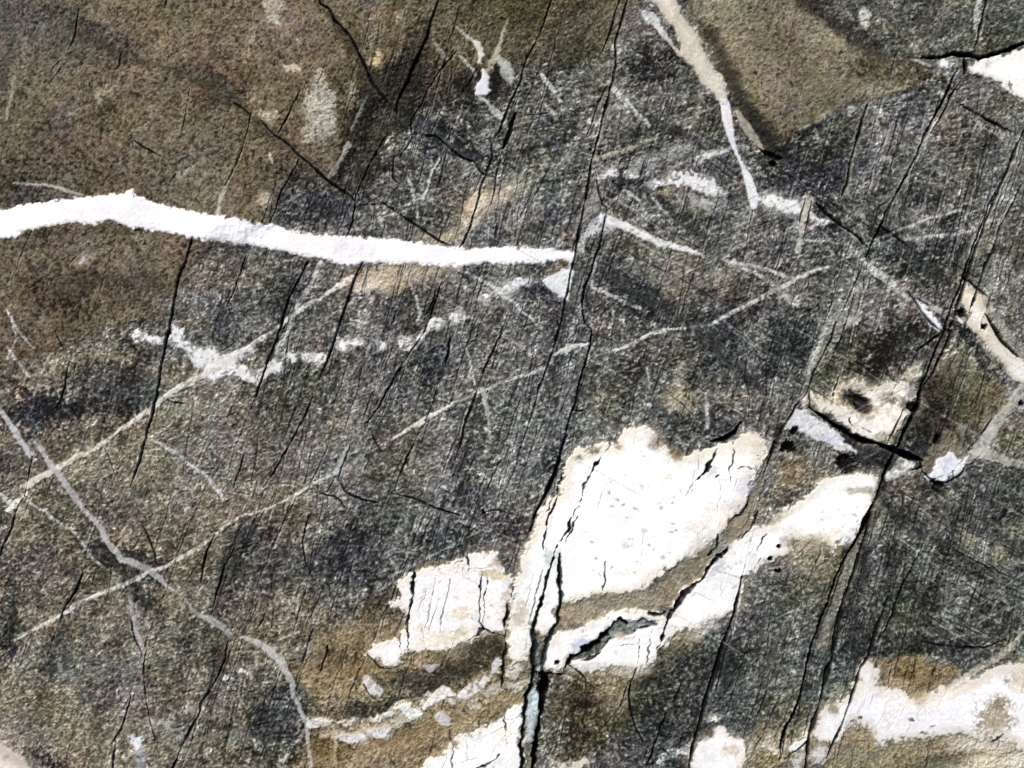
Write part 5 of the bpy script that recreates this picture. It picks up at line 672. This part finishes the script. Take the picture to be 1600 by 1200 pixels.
def material(name, rough, spec, grain, bump, scale):
    m = bpy.data.materials.new(name); m.use_nodes = True
    t = m.node_tree; N = t.nodes; Lk = t.links; b = N['Principled BSDF']
    at = N.new('ShaderNodeAttribute'); at.attribute_name = 'mineral'
    tc = N.new('ShaderNodeTexCoord')
    n1 = N.new('ShaderNodeTexNoise'); n1.inputs['Scale'].default_value = scale; n1.inputs['Detail'].default_value = 3; n1.inputs['Roughness'].default_value = .7
    Lk.new(tc.outputs['Object'], n1.inputs['Vector'])
    mr = N.new('ShaderNodeMapRange'); mr.inputs[1].default_value = .25; mr.inputs[2].default_value = .75; mr.inputs[3].default_value = 1 - grain; mr.inputs[4].default_value = 1 + grain
    Lk.new(n1.outputs['Fac'], mr.inputs[0])
    mx = N.new('ShaderNodeMix'); mx.data_type = 'RGBA'; mx.blend_type = 'MULTIPLY'; mx.inputs[0].default_value = 1.0
    Lk.new(at.outputs['Color'], mx.inputs[6]); Lk.new(mr.outputs[0], mx.inputs[7]); Lk.new(mx.outputs[2], b.inputs['Base Color'])
    bp = N.new('ShaderNodeBump'); bp.inputs['Strength'].default_value = bump; bp.inputs['Distance'].default_value = .0006
    n2 = N.new('ShaderNodeTexNoise'); n2.inputs['Scale'].default_value = scale * .7; n2.inputs['Detail'].default_value = 4
    Lk.new(tc.outputs['Object'], n2.inputs['Vector']); Lk.new(n2.outputs['Fac'], bp.inputs['Height']); Lk.new(bp.outputs[0], b.inputs['Normal'])
    b.inputs['Roughness'].default_value = rough
    b.inputs['Specular IOR Level'].default_value = spec
    return m
MATS = {'rock': material('host_rock', .9, .15, .16, .5, 700), 'quartz': material('quartz', .6, .22, .02, .08, 600), 'crack': material('crack_filling', .95, .05, .15, .4, 700)}

# ------------------------------------------------------------------ meshes
PX = ((X - W0 / 2) * S).astype(np.float32); PY = ((H0 / 2 - Y) * S).astype(np.float32); PZ = (Z * S).astype(np.float32)
root = bpy.data.objects.new('rock_outcrop', None); scene.collection.objects.link(root)
root.empty_display_size = .1
BASE = -0.14
root.location = (0, 0, BASE)
root['label'] = 'grey brown veined rock surface crossed by white quartz veins and black cracks'
root['category'] = 'rock'

def build(name, label, mat, cells, skirt):
    jj, ii = np.nonzero(cells)
    if len(jj) == 0: return
    a = jj * NX + ii; quad = np.stack([a + NX, a + NX + 1, a + 1, a], 1)
    used, inv = np.unique(quad.ravel(), return_inverse=True)
    f = inv.reshape(-1, 4)
    co = np.stack([PX.ravel()[used], PY.ravel()[used], PZ.ravel()[used] - BASE], 1)
    col = ALB.reshape(-1, 3)[used]
    # side faces going down into the rock along the outline
    e0 = f.ravel(); e1 = np.roll(f, -1, 1).ravel()
    n = len(used)
    key = e0.astype(np.int64) * n + e1; rev = e1.astype(np.int64) * n + e0
    border = ~np.isin(key, rev)
    b0, b1 = e0[border], e1[border]
    bv, binv = np.unique(np.concatenate([b0, b1]), return_inverse=True)
    low = co[bv].copy()
    if skirt is None: low[:, 2] = 0.0
    else: low[:, 2] -= skirt
    l0 = n + binv[:len(b0)]; l1 = n + binv[len(b0):]
    sidef = np.stack([b1, b0, l0, l1], 1)
    co = np.concatenate([co, low]); col = np.concatenate([col, col[bv]]); f = np.concatenate([f, sidef])
    me = bpy.data.meshes.new(name)
    me.vertices.add(len(co)); me.vertices.foreach_set('co', co.astype(np.float32).ravel())
    me.loops.add(len(f) * 4); me.loops.foreach_set('vertex_index', f.astype(np.int32).ravel())
    me.polygons.add(len(f)); me.polygons.foreach_set('loop_start', np.arange(0, len(f) * 4, 4, dtype=np.int32))
    me.update(calc_edges=True)
    me.polygons.foreach_set('use_smooth', np.zeros(len(f), bool))
    at = me.attributes.new('mineral', 'FLOAT_COLOR', 'POINT')
    at.data.foreach_set('color', np.concatenate([col, np.ones((len(col), 1), np.float32)], 1).astype(np.float32).ravel())
    me.materials.append(MATS[mat])
    o = bpy.data.objects.new(name, me); scene.collection.objects.link(o)
    o.parent = root
    if label: o['label'] = label
    return o

for k, (name, label, mat) in enumerate(PARTS):
    m = OWN == k
    if not m.any(): continue
    bb = bounds(m)
    lab, cnt = components(m[bb])
    order = np.argsort(-cnt)
    for r_, c_ in enumerate(order):
        cells = np.zeros(OWN.shape, bool)
        cells[bb] = lab == c_ + 1
        build(name, label if r_ == 0 else None, mat, cells, None if k == 0 and r_ == 0 else (.012 if mat == 'quartz' else .006))
